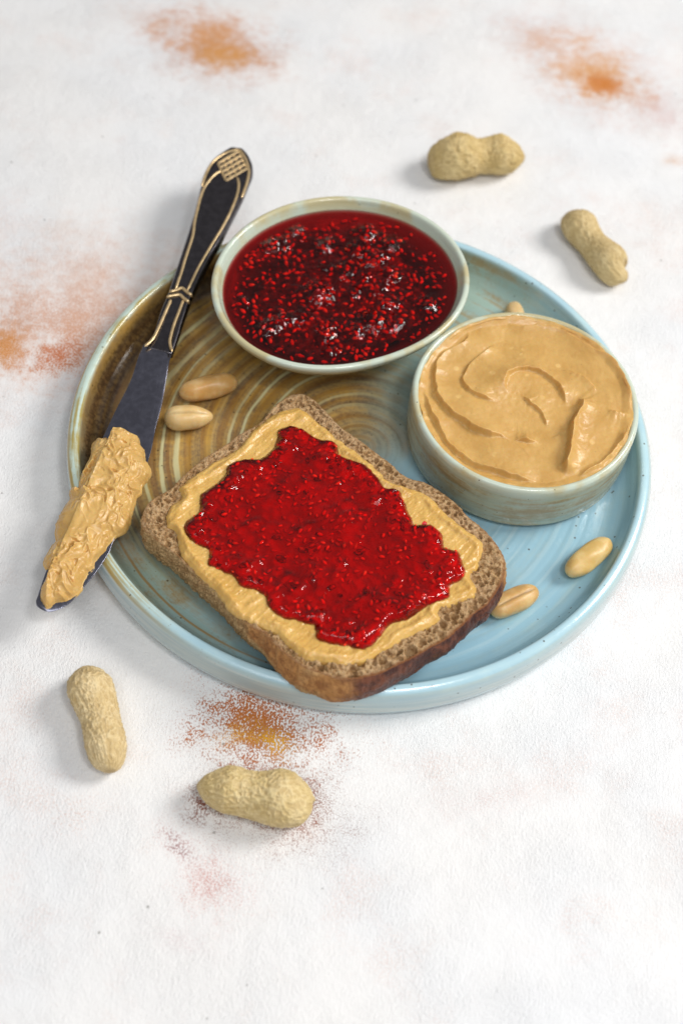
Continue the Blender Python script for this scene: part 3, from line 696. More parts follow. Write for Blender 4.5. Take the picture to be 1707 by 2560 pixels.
PB_KN = mat_pb('peanut_butter_smear', (0.60, 0.355, 0.105), (0.68, 0.43, 0.145), 0.36, 0.08)

def build_pb_bowl():
    n, rows = 620, 210
    a = np.linspace(0, 2 * np.pi, n, endpoint=False); Rm = 4.85
    t = np.linspace(0, 1, rows); k = 1 - t * .997
    rg = 1 + np.where(k > .97, 1, 0)[:, None] * .016 * (fbm(np.cos(a) * 5, np.sin(a) * 5, 3, 3)); X = BX + Rm * k[:, None] * np.cos(a) * rg; Y = BY + Rm * k[:, None] * np.sin(a) * rg; rr = Rm * k[:, None] * np.ones(n)
    U = X + .05 * fbm(X * 2.2, Y * 2.2, 3.3, 3); W_ = Y + .05 * fbm(X * 2.2, Y * 2.2, 8.8, 3)
    Z = np.full(X.shape, 3.73) + .09 * fbm(X * .42, Y * .42, 1, 2)
    ang = np.arctan2(Y - BY, X - BX)
    # thick lip pushed up along the wall, ragged
    lip = (.17 + .08 * pn(np.cos(ang) * 3.2, np.sin(ang) * 3.2, 2.0) + .05 * pn(np.cos(ang) * 9, np.sin(ang) * 9, 4.0))
    lw = .42 + .16 * pn(np.cos(ang) * 2.5, np.sin(ang) * 2.5, 7.0)
    Z += lip * sst(1, 0, (Rm - rr) / lw) ** .8
    #  amplitude, width steep, width gentle, side of the gentle slope, step (height of that side)
    par = [(.10, .05, .9, -1, .06), (.10, .05, .7, 1, .08), (.17, .07, .75, 1, .05), (.15, .05, .5, 1, .05), (.14, .07, .5, 1, .04),
           (.14, .06, .8, 1, .02), (.09, .05, .5, 1, .03), (.34, .10, .60, 1, .06), (.07, .05, .6, 1, .02), (.15, .07, .35, -1, .0), (.12, .06, .5, -1, .03),
           (.02, .04, .3, 1, .0), (.03, .05, .4, 1, .0)]
    Z += .085 * np.sin(ang * 1.0 - rr * 1.25 + .8) * sst(.3, 1.6, rr)
    for R_l, (am, ws, wg, sd_, step) in zip(RIDGES, par):
        d, s, p = segdist(U, W_, opn(R_l, 40))
        gentle = s == sd_
        wob = 1 + .35 * pn(p * 9, am * 50, 1.7)
        e = np.minimum(p, 1 - p); ln = np.sum(np.hypot(*np.diff(np.array(R_l), axis=0).T)); tp = sst(0, min(.5, max(.14, .6 / ln)), e)
        am = am * 1.65; wg = wg * .7; ws = ws * 1.35; h = np.where(gentle, am * np.exp(-d / wg), (am) * np.exp(-(d / ws) ** 2))
        h = h - np.where(gentle, 0, step * np.exp(-d / .35) * (1 - np.exp(-(d / ws) ** 2)))
        Z += h * wob * tp
    # faint streaks left by the knife, running with the swirl
    q = np.hypot(X - BX, Y - BY) + .5 * ang
    Z += .012 * pn(q * 3, ang * 1.2, 3) + .010 * fbm(X * 3.5, Y * 3.5, 6, 3)
    Z[0] = np.minimum(Z[0], 3.90)
    top = np.stack([X, Y, Z], -1)
    sk = np.stack([X[0], Y[0], np.full(n, 3.3)], -1)
    L = np.concatenate([sk[None], top])
    # let the lip lean over the wall here and there
    V, F = rings(L); 
    org = (BX, BY, 1.26)
    o = link('peanut_butter', mesh('peanut_butter', V, F, PB_BOWL, origin=org), origin=org)
    tag(o, 'smooth swirled peanut butter filling the round bowl', 'peanut butter')
build_pb_bowl()

# ================================================================== BREAD SLICE
ZB0, YB0, KB = 2.45, 4.6, 0.088
def plane(X, Y): return ZB0 + (YB0 - Y) * KB
SL = cyc(SLICE, 1500)
SLC = np.array([-0.3, -3.2])
def mat_crumb():
    m = Mat('bread_crumb', 0.85, 0.15)
    n = m.noise(6.0, 4, 0.65); b = m.noise(0.6, 3)
    c = m.mix(n.ss(0.36, 0.64), (0.27, 0.145, 0.058), (0.47, 0.295, 0.140))
    c = m.mix(m.attr('wall') * n.ss(0.35, 0.6) * 0.45, c, (0.60, 0.42, 0.24))
    c = m.mix(b.ss(0.4, 0.7) * 0.2, c, (0.56, 0.40, 0.26))
    c = m.mix(m.voro(4.0).ss(0.16, 0.08) * m.noise(2.5, 1).ss(0.5, 0.6) * 0.7, c, (0.10, 0.05, 0.025))
    c = m.mix(m.attr('edge'), c, (0.20, 0.075, 0.028))
    m.color(c); m.bump(m.noise(14.0, 3, 0.7), 0.9, 0.0006); m.sss(0.15, (1, .5, .25), 0.0015)
    return m.m
def mat_crust():
    m = Mat('bread_crust', 0.55, 0.35)
    n = m.noise(2.2, 5, 0.62); f = m.noise(11.0, 3, 0.65); g = m.noise(0.7, 3)
    soft = m.mix((n * 0.6 + f * 0.4).ss(0.40, 0.60), (0.34, 0.195, 0.080), (0.56, 0.38, 0.185))
    mid = m.mix(n.ss(0.35, 0.65), (0.32, 0.135, 0.042), (0.50, 0.245, 0.080))
    dark = m.mix((n * 0.7 + g * 0.3).ss(0.38, 0.62), (0.055, 0.017, 0.011), (0.165, 0.052, 0.024))
    t = m.attr('bake')
    c = m.mix(t.ss(0.15, 0.5), soft, mid); c = m.mix(t.ss(0.55, 0.92), c, dark)
    c = m.mix(m.voro(3.0).ss(0.13, 0.07) * m.noise(1.9, 1).ss(0.5, 0.6) * 0.75, c, (0.07, 0.032, 0.018))
    m.color(c); m.set('Roughness', t.ss(0.5, 1.0, 0.72, 0.40))
    m.bump(n * 0.6 + f * 0.8, 0.9, 0.0007)
    return m.m
def hole_field(X, Y, nh, rmin, rmax, seed, dens=None):
    r_ = np.random.default_rng(seed)
    x0, x1, y0, y1 = X.min(), X.max(), Y.min(), Y.max()
    P = np.column_stack([r_.uniform(x0, x1, nh), r_.uniform(y0, y1, nh)])
    R = rmin + (rmax - rmin) * r_.power(0.35, nh)
    H = np.zeros(X.size); fx, fy = X.ravel(), Y.ravel(); cs = .5
    kx, ky = np.floor(fx / cs).astype(int), np.floor(fy / cs).astype(int)
    order = np.lexsort((ky, kx)); key = kx[order] * 100000 + ky[order]
    uk, st = np.unique(key, return_index=True); st = np.append(st, len(key))
    table = {k: order[st[i]:st[i + 1]] for i, k in enumerate(uk)}
    A = r_.uniform(0, np.pi, nh); E = r_.uniform(.45, 1, nh)
    for p, R0, a, e in zip(P, R, A, E):
        for a_ in range(int(math.floor((p[0] - R0) / cs)), int(math.floor((p[0] + R0) / cs)) + 1):
            for b_ in range(int(math.floor((p[1] - R0) / cs)), int(math.floor((p[1] + R0) / cs)) + 1):
                idx = table.get(a_ * 100000 + b_)
                if idx is None: continue
                dx, dy = fx[idx] - p[0], fy[idx] - p[1]
                u, v = dx * math.cos(a) + dy * math.sin(a), (-dx * math.sin(a) + dy * math.cos(a)) / e
                q = 1 - (u * u + v * v) / R0 ** 2
                H[idx] = np.maximum(H[idx], np.sqrt(np.clip(q, 0, 1)) * R0 * 1.25)
    return H.reshape(X.shape)
# how strongly each point of the outline is baked (top crust of the loaf lies to the near right)
def bake_of(P):
    d = (P - SLC); a = np.degrees(np.arctan2(d[:, 1], d[:, 0]))
    # dark from about -95 deg to -20 deg, half dark around the corners
    s = sst(-104, -70, a) * sst(2, -16, a)
    s = np.maximum(s, .35 * sst(25, -2, a) * sst(-20, 0, a))
    s = np.maximum(s, .42 * sst(-130, -112, a) * sst(-60, -90, a))
    return s
def build_bread():
    org = (SLC[0], SLC[1], 0.8)
    root = thing('bread_slice', 'slice of brown bread topped with peanut butter and raspberry jam', 'bread', org)
    n = len(SL); N = outn(SL)
    bk = bake_of(SL)
    # wavy outline
    wob = .035 * pn(SL[:, 0] * 1.6, SL[:, 1] * 1.6, 2) + .028 * pn(SL[:, 0] * 6, SL[:, 1] * 6, 4)
    O = SL + N * wob[:, None]
    # dent in the dark crust
    dn = np.exp(-((SL[:, 0] - 3.9) ** 2 + (SL[:, 1] + 8.3) ** 2) / .35)
    O = O - N * (dn * .07)[:, None]
    R = np.linalg.norm(O - SLC, axis=1)
    # crumb: fine rows near the rim, a few coarse ones under the spread
    k = fan_k(np.linspace(0, 2.4, 74), 6, R)
    X = SLC[0] + (O[:, 0] - SLC[0])[None] * k; Y = SLC[1] + (O[:, 1] - SLC[1])[None] * k
    D = (1 - k) * R[None]
    bk2 = np.broadcast_to(bk, X.shape)
    Hh = hole_field(X, Y, 6500, .05, .12, 5)
    Hb = hole_field(X, Y, 1500, .10, .19, 6)
    big = hole_field(X, Y, 150, .14, .30, 8) * (.35 + .75 * sst(.2, .9, bk2))
    keep = sst(.06, .20, D)
    tex = .045 * fbm(X * 5, Y * 5, 1, 4) + .035 * ridged(X * 9, Y * 9, 3, 3)
    Z = plane(X, Y) + tex * keep - np.maximum(np.maximum(Hh * .9, Hb * 1.5), big * 1.3) * keep - .025 * (1 - sst(0, .08, D)) + .10 * fbm(X * .6, Y * .6, 5, 2) * keep
    edge = sst(.20, .03, D + .07 * pn(X * 4, Y * 4, 2)) * bk2 * .95 + sst(.10, .01, D) * (1 - bk2) * .35
    V, F = rings(np.stack([X, Y, Z], -1))
    link('crumb', mesh('crumb', V, F, mat_crumb(), origin=org, attrs={'edge': edge.ravel(), 'wall': np.clip(1 - np.maximum(Hh * 14, Hb * 9), 0, 1).ravel()}), root)
    # crust all round the side, then the underside
    th = 1.72
    rows = 44; t = np.linspace(0, 1, rows)
    bul = .10 * np.sin(np.pi * np.clip(t, 0, 1)) ** .8 - .12 * t ** 3
    front = .10 * bk
    off = bul[:, None] * (.55 + .45 * bk[None]) + front[None] * np.sin(np.pi * t)[:, None]
    _a = np.degrees(np.arctan2(*(SL - SLC).T[::-1])); off = off + (.30 * np.exp(-((_a + 90) / 24) ** 2))[None] * np.sin(np.pi * .5 * t)[:, None]
    Xs = O[:, 0][None] + N[:, 0][None] * off; Ys = O[:, 1][None] + N[:, 1][None] * off
    zt = Z[0][None]; zb = plane(SL[:, 0], SL[:, 1]) - th
    Zs = zt * (1 - t[:, None]) + zb[None] * t[:, None]
    soft = 1 - sst(.2, .6, bk)[None]
    sl = np.cumsum(np.linalg.norm(np.roll(O, -1, 0) - O, axis=1))
    aa = np.broadcast_to(sl, Xs.shape) ; hh = (t * th)[:, None] * np.ones(n)
    rough = (.05 * fbm(Xs * 4, Ys * 4, Zs * 4, 4) + .035 * ridged(Xs * 8, Ys * 8, Zs * 8, 2)) * (.35 + .65 * soft)
    pores = hole_field(aa, hh, 5200, .04, .10, 9) * .8 * (.15 + .85 * soft) + hole_field(aa, hh, 500, .06, .14, 10) * .7 * soft
    wr = .05 * fbm(Xs * 1.1, Ys * 1.1, Zs * 1.6, 3) * (1 - soft)
    fade = sst(0, .06, t)[:, None]
    g = (rough + wr - pores) * fade - (dn[None] * .12 * np.sin(np.pi * t)[:, None])
    Xs = Xs + N[:, 0][None] * g; Ys = Ys + N[:, 1][None] * g
    # dark crust: a little overhang of burnt crease
    bake = np.clip(bk[None] + .18 * fbm(Xs * .9, Ys * .9, Zs * .9, 3) - .18 * sst(.35, 1, t)[:, None] * (bk[None] < .9), 0, 1)
    und = np.stack([SLC[0] + (O[:, 0] - SLC[0]) * .5, SLC[1] + (O[:, 1] - SLC[1]) * .5, 0 * O[:, 0]], -1); und[:, 2] = plane(und[:, 0], und[:, 1]) - th
    und2 = und.copy(); und2[:, :2] = SLC + (und[:, :2] - SLC) * .04; und2[:, 2] = plane(und2[:, 0], und2[:, 1]) - th
    L = np.concatenate([np.stack([Xs, Ys, Zs], -1), und[None], und2[None]])
    V, F = rings(L)
    at = np.concatenate([bake, bake[-1:], bake[-1:]]).ravel()
    link('crust', mesh('crust', V, F[:, ::-1], mat_crust(), origin=org, attrs={'bake': at}), root)

    # ---- peanut butter layer
    SP = cyc(SPREAD, 1300); NS = outn(SP)
    SP = SP + NS * (.06 * fbm(SP[:, 0] * 2.2, SP[:, 1] * 2.2, 3, 4))[:, None]
    CS = np.array([-0.2, -3.3]); SP = star(SP, CS, 1300); Rs = np.linalg.norm(SP - CS, axis=1)
    k = fan_k(np.concatenate([[-.0, .015, .04], np.linspace(.07, 2.6, 88)]), 16, Rs)
    X = CS[0] + (SP[:, 0] - CS[0])[None] * k; Y = CS[1] + (SP[:, 1] - CS[1])[None] * k; D = edge_dist(X, Y, SP[::2], 2.4, (1 - k) * Rs[None])
    def spread_h(X, Y, D):
        ax = .6 * X + .8 * Y; bx = .8 * X - .6 * Y
        th_ = .11 + .05 * fbm(X * .7, Y * .7, 3, 2)
        ridge = .13 * np.exp(-((D - .32 - .16 * pn(X * .9, Y * .9, 8)) / .16) ** 2) * sst(-.35, .35, pn(X * .8, Y * .8, 12) + .15)
        str_ = .030 * ridged(ax * .35 + .2 * pn(X, Y, 4), bx * 2.2, 5, 3)
        lumps = .05 * np.maximum(fbm(X * 2.6, Y * 2.6, 9, 3), 0)
        edge_ = np.clip(D / .16, 0, 1) ** .5
        h = (th_ + ridge + str_ + lumps); h = .09 + (h - .09) * sst(2.3, 1.2, D)
        return plane(X, Y) - .05 + (h + .05) * edge_ + .012 * fbm(X * 8, Y * 8, 2, 3)
    Z = spread_h(X, Y, D)
    Z[0] = plane(X[0], Y[0]) - .22
    V, F = rings(np.stack([X, Y, Z], -1))
    link('peanut_butter_layer', mesh('peanut_butter_layer', V, F, PB_SPR, origin=org), root)

    # ---- jam layer
    JA = cyc(JAM, 1200); NJ = outn(JA)
    JA = JA + NJ * (.05 * fbm(JA[:, 0] * 1.9, JA[:, 1] * 1.9, 6, 4))[:, None]
    CJ = np.array([-0.3, -3.6]); JA = star(JA, CJ, 1200); Rj = np.linalg.norm(JA - CJ, axis=1)
    k = fan_k(np.concatenate([[0, .008, .02, .04, .065], np.linspace(.10, 1.6, 50)]), 100, Rj)
    X = CJ[0] + (JA[:, 0] - CJ[0])[None] * k; Y = CJ[1] + (JA[:, 1] - CJ[1])[None] * k; D = edge_dist(X, Y, JA[::2], 3.0, (1 - k) * Rj[None])
    box = (JA[:, 0].min(), JA[:, 0].max(), JA[:, 1].min(), JA[:, 1].max())
    JAi = CJ + (JA - CJ) * (1 - .14 / Rj)[:, None]
    sd = poisson(lambda C: inpoly(JAi[::4], C), box, .235, 9000)
    sdd = np.array([np.min(np.hypot(*(JA - p).T)) for p in sd])
    keepm = rng.uniform(0, 1, len(sd)) < np.where(sdd < .8, .78, .50 + .3 * pn(sd[:, 0] * .5, sd[:, 1] * .5, 1))
    sd, sdd = sd[keepm], sdd[keepm]
    sz = rng.uniform(.95, 1.45, len(sd))
    L1 = poisson(lambda C: inpoly(JAi[::4], C), box, .42, 2500); d1 = np.array([np.min(np.hypot(*(JA - p).T)) for p in L1])
    w1 = rng.uniform(.14, .30, len(L1)); a1 = rng.uniform(.0, .17, len(L1)) * (.24 + .8 * np.exp(-d1 / .8)) + (rng.uniform(0, 1, len(L1)) > .82) * .05
    def jam_h(X, Y, D):
        base = .24 + .07 * np.exp(-((D - .5) / .5) ** 2) + .10 * fbm(X * .5, Y * .5, 7, 3)
        wx, wy = X + .06 * pn(X * 4, Y * 4, 1), Y + .06 * pn(X * 4, Y * 4, 9)
        return base + bumps(wx, wy, L1, w1, a1) + .034 * fbm(X * 3.0, Y * 3.0, 5, 3) * (.42 + .6 * np.exp(-D / .9))
    def jam_top(X, Y, D):
        e = np.clip(D / .34, 0, 1); e = (1 - (1 - e) ** 2) ** .8
        return plane(X, Y) + .07 + (jam_h(X, Y, D) + .05) * e
    depth = rng.uniform(0.03, .15, len(sd))
    near = depth < .07
    Z = jam_top(X, Y, D)
    Z += bumps(X, Y, sd[near], sz[near] * .085, np.full(near.sum(), .026)) * sst(.05, .2, D)
    Zl = np.broadcast_to(plane(X, Y) - .10, Z.shape)
    idx = [0, 20, 60, len(k) - 1]
    bot = np.stack([X[idx], Y[idx], Zl[idx]], -1)
    L = np.concatenate([np.stack([X, Y, Z], -1)[::-1], bot])
    V, F = rings(L)
    jl = link('jam_layer', mesh('jam_layer', V, F[:, ::-1], JELLY, origin=org), root)
    zs = jam_top(sd[:, 0], sd[:, 1], sdd) - depth - .03
    zs = np.maximum(zs, plane(sd[:, 0], sd[:, 1]) + .14)
    place_seeds(jl, org, np.column_stack([sd, zs]), sz)
    # clots of pulp, thicker towards the border of the layer
    pp = poisson(lambda C: inpoly(JAi[::4], C), box, .30, 4000); pd = np.array([np.min(np.hypot(*(JA - p).T)) for p in pp])
    kk = rng.uniform(0, 1, len(pp)) < (.05 + .35 * np.exp(-(pd / .9) ** 2)); pp, pd = pp[kk], pd[kk]
    parts = []
    a = np.linspace(0, 2 * np.pi, 10, endpoint=False); ph = np.linspace(.05, np.pi - .05, 6)
    for p, d_ in zip(pp, pd):
        w, h_, an = rng.uniform(.10, .24), rng.uniform(.02, .045), rng.uniform(0, 3.1)
        q = np.stack([np.sin(ph)[:, None] * np.cos(a) * w, np.sin(ph)[:, None] * np.sin(a) * w * .6, np.cos(ph)[:, None] * h_ * np.ones(10)], -1)
        q[..., :2] = np.stack([q[..., 0] * math.cos(an) - q[..., 1] * math.sin(an), q[..., 0] * math.sin(an) + q[..., 1] * math.cos(an)], -1)
        q += .02 * rng.normal(size=q.shape)
        z = plane(*p) + .16
        parts.append(rings(q + np.array([p[0], p[1], z])))
    V, F = merge(parts)
    o = link('fruit_pulp', mesh('fruit_pulp', V, F, PULPM, origin=org), jl); o['kind'] = 'stuff'
build_bread()

# ================================================================== PEANUT KERNELS
def mat_kernel(name, c1, c2):
    m = Mat(name, 0.38, 0.45)
    n = m.noise(1.4, 3, 0.6); f = m.noise(9.0, 3)
    c = m.mix(n.ss(0.35, 0.65), c1, c2)
    c = m.mix(m.attr('groove'), c, (0.20, 0.10, 0.035))
    m.color(c); m.sss(0.3, (1, .5, .2), 0.003); m.bump(n * 0.5 + f * 0.25, 0.5, 0.0004)
    m.set('Roughness', f * 0.2 + 0.28)
    return m.m
def kernel(i, label, spin, cols, tipw=.75, groove=.05):
    (ax, ay), (bx, by), r = KERN[i]
    A, B = np.array([ax, ay]), np.array([bx, by]); L = np.linalg.norm(B - A) / 2; c = (A + B) / 2
    u = (B - A) / (2 * L)
    rows, n = 60, 56
    s = np.cos(np.linspace(np.pi, 0, rows)) ; s = s * .9995
    a = np.linspace(0, 2 * np.pi, n, endpoint=False)
    rad = r * (1 - np.abs(s) ** 3.2) ** .5 * (1 - .10 * s * (tipw < .9) - .12 * np.exp(-((s - .05) / .35) ** 2) * 0)
    rad = rad * (1 - (1 - tipw) * sst(.1, 1, s) * .55)
    x = s * L
    aa = a[None] + spin
    # seam between the two halves
    g = np.exp(-(np.sin(aa / 2 - 0) / .055) ** 2) if False else np.exp(-(((aa + np.pi) % (2 * np.pi) - np.pi) / .10) ** 2)
    gx = np.ones(rows)[:, None] * g * sst(-.92, -.55, s)[:, None] * sst(.95, .6, s)[:, None]
    R = rad[:, None] * (1 + .09 * pn(x[:, None] * 1.2 + i * 9, np.cos(a)[None] * 1.1, np.sin(a)[None] * 1.1 + i)) * np.ones(n)
    R = R - groove * gx - .02 * np.exp(-(((aa + np.pi) % (2 * np.pi) - np.pi) / .3) ** 2) * np.sin(np.arccos(np.clip(s, -1, 1)))[:, None]
    yy = R * np.cos(a)[None]; zz = R * np.sin(a)[None] * .93
    P = np.stack([c[0] + u[0] * x[:, None] - u[1] * yy, c[1] + u[1] * x[:, None] + u[0] * yy, zz], -1)
    P[..., 2] += FLOOR + .02 - P[..., 2].min()
    # small germ tip
    org = (c[0], c[1], FLOOR)
    V, F = rings(P)
    o = link('peanut_kernel', mesh('peanut_kernel', V, F, mat_kernel('kernel_skin_%d' % i, *cols), origin=org, attrs={'groove': (gx * np.clip(groove * 12, 0, .9)).ravel()}), origin=org)
    tag(o, label, 'peanut', 'shelled peanuts on the plate')
kernel(0, 'long tan shelled peanut above its pale split neighbour on brown glaze', -.4, ((.60, .33, .10), (.70, .46, .20)), .98, .004)
kernel(1, 'pale pointed shelled peanut with a lengthwise split, beside the knife blade', -1.75, ((.70, .47, .19), (.76, .56, .28)), .55, .035)
kernel(2, 'yellow shiny shelled peanut against the right rim of the plate', 2.6, ((.64, .42, .14), (.72, .52, .22)), .95, .006)
kernel(3, 'shelled peanut with a dark crack touching the bread crust', -1.7, ((.60, .36, .13), (.72, .50, .22)), .9, .055)
kernel(4, 'shelled peanut mostly hidden behind the peanut butter bowl', .6, ((.64, .44, .20), (.72, .54, .28)), .9, .01)

# ================================================================== PEANUTS IN THE SHELL
def mat_pod(name, c1, c2):
    m = Mat(name, 0.62, 0.3)
    n = m.noise(1.1, 3, 0.6); f = m.noise(9.0, 4, 0.65)
    c = m.mix((n * 0.6 + f * 0.4).ss(0.38, 0.62), c1, c2)
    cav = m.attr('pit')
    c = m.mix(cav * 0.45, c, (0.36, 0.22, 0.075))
    c = m.mix(m.attr('tip') * (n * 1.2).clamp() * 0.8, c, (0.36, 0.235, 0.09))
    c = m.mix(m.voro(1.3).ss(0.045, 0.02) * 0.8, c, (0.06, 0.04, 0.02))
    m.color(c); m.bump(f + m.noise(22.0, 2) * 0.3, 0.7, 0.0005)
    return m.m
def pod(i, label, cols, seed, depth=.07, nub=None):
    P = np.array(PODS[i]); r0 = P[:, 2]
    rows, n = 240, 180
    Q = opn(P, rows); R = np.clip(Q[:, 2], .02, None)
    # round the two ends
    e = np.arange(rows) / (rows - 1.0)
    for _ in range(6): R[1:-1] = (R[:-2] + R[1:-1] * 2 + R[2:]) / 4
    R = R * np.sqrt(np.clip(e / .012, 0.0, 1)) * np.sqrt(np.clip((1 - e) / .012, 0.0, 1))
    s = np.concatenate([[0], np.cumsum(np.linalg.norm(np.diff(Q[:, :2], axis=0), axis=1))])
    T = np.gradient(Q[:, :2], axis=0); T /= np.linalg.norm(T, axis=1)[:, None]
    for _ in range(12): T = (T + np.vstack([T[:1], T[:-1]]) + np.vstack([T[1:], T[-1:]])) / 3
    T /= np.linalg.norm(T, axis=1)[:, None]
    a = np.linspace(0, 2 * np.pi, n, endpoint=False)
    ca, sa = np.cos(a)[None], np.sin(a)[None]
    k = seed * 13.7
    S_ = s[:, None]
    cx, cy = ca * R[:, None] , sa * R[:, None]
    # network of raised veins: stretched along the shell, joined by cross ribs
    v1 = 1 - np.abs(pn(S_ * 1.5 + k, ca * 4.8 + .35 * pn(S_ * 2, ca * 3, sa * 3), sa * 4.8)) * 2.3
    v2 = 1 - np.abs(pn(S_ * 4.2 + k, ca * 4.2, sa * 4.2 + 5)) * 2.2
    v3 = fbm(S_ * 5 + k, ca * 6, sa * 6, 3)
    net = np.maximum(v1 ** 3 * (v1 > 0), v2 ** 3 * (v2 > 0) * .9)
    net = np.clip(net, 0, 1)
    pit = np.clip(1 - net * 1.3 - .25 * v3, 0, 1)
    env = sst(0, .12, e)[:, None] * sst(1, .9, e)[:, None] * .75 + .25
    disp = .78 * depth * (net - .55) * env + .035 * v3 * depth / .07 + .025 * pn(S_ * .8 + k, ca * 1.2, sa * 1.2)
    RR = R[:, None] * 1.0 + disp * np.clip(R[:, None] / .4, 0, 1)
    zax = np.convolve(np.pad(np.maximum(R, R.max() * .72), 12, 'edge'), np.ones(25) / 25, 'valid')
    X = Q[:, 0][:, None] - T[:, 1][:, None] * RR * ca; Y = Q[:, 1][:, None] + T[:, 0][:, None] * RR * ca
    Z = zax[:, None] + RR * sa
    # settle on the table: lower each end so that the lobes touch it
    low = Z.min(); Z = Z - low + .002
    c = Q[rows // 2]
    org = (c[0], c[1], 0)
    V, F = rings(np.stack([X, Y, Z], -1))
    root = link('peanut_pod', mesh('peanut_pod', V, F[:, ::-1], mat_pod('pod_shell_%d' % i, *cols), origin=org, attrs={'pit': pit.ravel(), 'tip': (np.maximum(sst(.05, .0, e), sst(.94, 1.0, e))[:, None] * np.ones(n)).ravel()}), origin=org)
    tag(root, label, 'peanut', 'peanuts in the shell on the table')
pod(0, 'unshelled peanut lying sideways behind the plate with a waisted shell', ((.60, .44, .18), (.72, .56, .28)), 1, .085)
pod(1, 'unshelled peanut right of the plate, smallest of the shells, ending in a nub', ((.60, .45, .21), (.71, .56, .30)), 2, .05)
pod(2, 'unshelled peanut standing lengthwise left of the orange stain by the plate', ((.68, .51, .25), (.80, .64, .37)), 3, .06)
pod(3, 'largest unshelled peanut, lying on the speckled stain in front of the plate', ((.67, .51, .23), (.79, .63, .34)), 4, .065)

# ================================================================== KNIFE
def mat_steel(name, col, rough, metal=1.0):
    m = Mat(name, rough, 0.5, metal)
    n = m.noise(3.0, 4, 0.6); br = m.noise(1.0, 3, 0.6, vec=m.scaled((14, 1.5, 10)))
    m.color(m.mix(n.ss(0.35, 0.7), col, tuple(c * 1.35 for c in col)))
    m.set('Roughness', (br - 0.5) * 0.25 + rough); m.bump(br * 0.5 + n * 0.5, 0.25, 0.0001)
    return m.m
STEEL = mat_steel('blade_steel', (0.19, 0.19, 0.235), 0.22)
DARK = mat_steel('handle_steel', (0.10, 0.092, 0.10), 0.24)
BRASS = mat_steel('handle_brass', (0.62, 0.45, 0.24), 0.33, 0.7)
def build_knife():
    org = (-9.5, 6.2, 2.1)
    root = thing('butter_knife', 'dark steel butter knife with an ornate handle resting across the plate rim', 'knife', org)
    def kz(Y): return 2.13 + 0.0 * Y
    # handle: cross sections between the traced edges
    m = 160
    Lf, Rf = opn(KN_L, m), opn(KN_R, m)
    V = []
    e = np.arange(m) / (m - 1.0)
    prof = [(-1, .0), (-.99, .35), (-.93, .75), (-.85, .93), (-.74, 1.0), (-.60, .99), (-.35, .97), (0, .97), (.35, .97), (.60, .99), (.74, 1.0), (.85, .93), (.93, .75), (.99, .35), (1, 0), (.97, -.4), (.85, -.8), (.6, -.98), (0, -1), (-.6, -.98), (-.85, -.8), (-.97, -.4)]
    C, Hf = (Lf + Rf) / 2, (Rf - Lf) / 2
    thick = .36 - .15 * sst(.72, 1, e); thick = thick * np.sqrt(np.clip(e / .03, .03, 1))
    zc = 2.50 + .0 * e
    rows = []
    for u, v in prof:
        P = C + Hf * u
        rows.append(np.column_stack([P, zc + v * thick]))
    G = np.array(rows).transpose(1, 0, 2)              # (m, k, 3)
    k = G.shape[1]
    V, F = rings(G); 
    F2 = [tuple(f) for f in F] + [tuple(range(k))[::-1], tuple((m - 1) * k + j for j in range(k))]
    h = link('handle', mesh('handle', V, F2, DARK, origin=org), root)
    def ztop(Y): return 2.50 + .33
    parts_z = 2.84
    for R_l in KR:
        Q = opn(R_l, 60); Q = np.column_stack([Q, np.full(60, parts_z)])
        V, F = tube(Q, .072, 10, .8)
        link('ridge', mesh('ridge', V, F, BRASS, origin=org), h)
    for R_l in KC:
        Q = opn([R_l[0]] + R_l[1:], 40); z = np.full(40, parts_z + .03); z[:3] -= .12; z[-3:] -= .12
        V, F = tube(np.column_stack([Q, z]), .085, 10, .9)
        link('collar_band', mesh('collar_band', V, F, BRASS, origin=org), h)
    q = np.array(KQ)     # lattice corners: far-left, far-right, near-right, near-left
    def bar(p0, p1, w, z0, z1):
        d = p1 - p0; nrm = np.array([-d[1], d[0]]) / np.linalg.norm(d) * w / 2; b = np.linalg.norm(d); d = d / b
        c = [p0 - nrm, p0 + nrm, p1 + nrm, p1 - nrm]; i_ = [p + s * .02 * d + t_ * .02 * nrm / (w / 2) for p, s, t_ in zip(c, (1, 1, -1, -1), (1, -1, -1, 1))]
        V = [(*p, z0) for p in c] + [(*p, z1 - .02) for p in c] + [(*p, z1) for p in i_]
        F = [(0, 1, 5, 4), (1, 2, 6, 5), (2, 3, 7, 6), (3, 0, 4, 7), (4, 5, 9, 8), (5, 6, 10, 9), (6, 7, 11, 10), (7, 4, 8, 11), (8, 9, 10, 11)]
        return V, F
    for i in range(5):
        f = i / 4; V, F = bar(q[0] * (1 - f) + q[3] * f, q[1] * (1 - f) + q[2] * f, .15, 2.80, 2.90)
        link('lattice_bar', mesh('lattice_bar', V, F, BRASS, False, origin=org), h)
    for i in range(5):
        f = i / 4; V, F = bar(q[0] * (1 - f) + q[1] * f, q[3] * (1 - f) + q[2] * f, .13, 2.80, 2.865)
        link('lattice_bar', mesh('lattice_bar', V, F, BRASS, False, origin=org), h)
    # blade
    m = 150; Lf, Rf = opn(BL_L, m), opn(BL_R, m)
    us = np.concatenate([[-1, -.985, -.95], np.linspace(-.88, .88, 13), [.95, .985, 1]])
    yl = np.array([p[1] for p in (Lf + Rf) / 2])
    zc = 2.52 - .30 * sst(6.6, 1.5, yl) - .02 * sst(0, -7, yl) + .20 * np.exp(-((yl - 5.3) / .8) ** 2)
    top, bot = [], []
    for u in us:
        P = (Lf + Rf) / 2 + (Rf - Lf) / 2 * u
        tt = .085 * (1 - abs(u) ** 4) + .012
        top.append(np.column_stack([P, zc + tt])); bot.append(np.column_stack([P, zc - tt]))
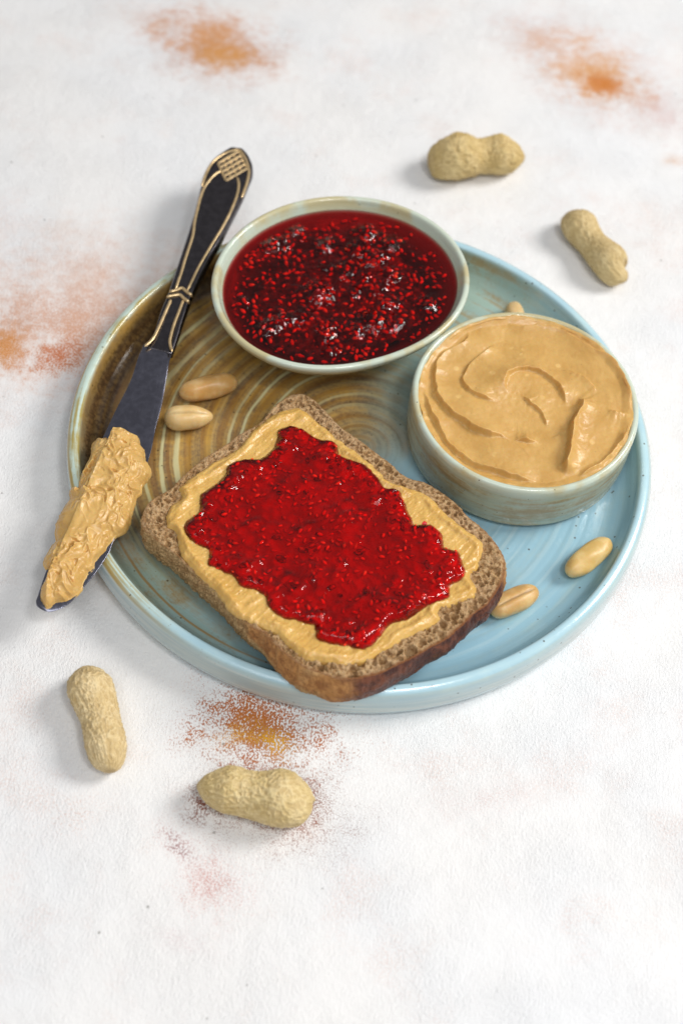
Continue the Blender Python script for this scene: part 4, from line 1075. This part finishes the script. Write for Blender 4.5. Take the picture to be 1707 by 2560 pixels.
    G = np.concatenate([np.array(top), np.array(bot)[::-1]]).transpose(1, 0, 2); k = G.shape[1]
    V, F = rings(G); F2 = [tuple(f) for f in F] + [tuple(range(k))[::-1], tuple((m - 1) * k + j for j in range(k))]
    b = link('blade', mesh('blade', V, F2, STEEL, origin=org), root)
    # peanut butter heaped on the blade
    SM = cyc(SMEAR, 900); NSm = outn(SM)
    SM = SM + NSm * (.05 * fbm(SM[:, 0] * 3, SM[:, 1] * 3, 3, 3))[:, None]
    A, B = np.array([-10.35, 1.7]), np.array([-11.75, -6.6]); d = B - A; L2 = (d ** 2).sum()
    tt = np.clip(((SM - A) @ d) / L2 * .94 + .03, .0, 1.0)
    Cn = A + tt[:, None] * d
    rows = 110; f = np.linspace(0, 1, rows)[:, None]
    X = SM[:, 0][None] * (1 - f) + Cn[:, 0][None] * f; Y = SM[:, 1][None] * (1 - f) + Cn[:, 1][None] * f
    D = f * np.linalg.norm(SM - Cn, axis=1)[None]
    un = np.array([d[0], d[1]]) / np.sqrt(L2)
    U = X * un[0] + Y * un[1]; Vv = -X * un[1] + Y * un[0]
    zb = np.interp(Y, yl[::-1], zc[::-1])
    dome = .62 * (1 - np.exp(-D / .33)) + .10 * sst(.3, 1.3, D)
    wu = U + .25 * fbm(U * 1.0, Vv * 1.0, 3, 2); wv = Vv + .25 * fbm(U * 1.0, Vv * 1.0, 9, 2)
    side = sst(-.1, .5, pn(U * .45, Vv * .8, 14) + .45 * sst(-1, 1, (X - Cn[:, 0][None])))
    rough = .145 * ridged(wu * .62, wv * 1.25, 2, 2, 2.3, .38) + .02 * fbm(wu * 4, wv * 4, 8, 2) + .08 * np.maximum(0, 1 - 3.2 * np.abs(pn(wu * 2.2, wv * 2.2, 6)))
    pits = hole_field(wu, wv, 170, .05, .17, 21) * .9
    smooth_ = .05 * pn(U * .4, Vv * 2.0, 1)
    Z = zb + .08 + (dome + (rough - .10 - pits) * (.18 + .82 * side) * 1.0 + smooth_) * sst(0, .12, D) - .02
    Z[0] = zb[0] - .10; Z[1] = np.maximum(Z[1], zb[1] + .02)
    V, F = rings(np.stack([X, Y, Z], -1))
    link('peanut_butter_smear', mesh('peanut_butter_smear', V, F, PB_KN, origin=org), root)
build_knife()
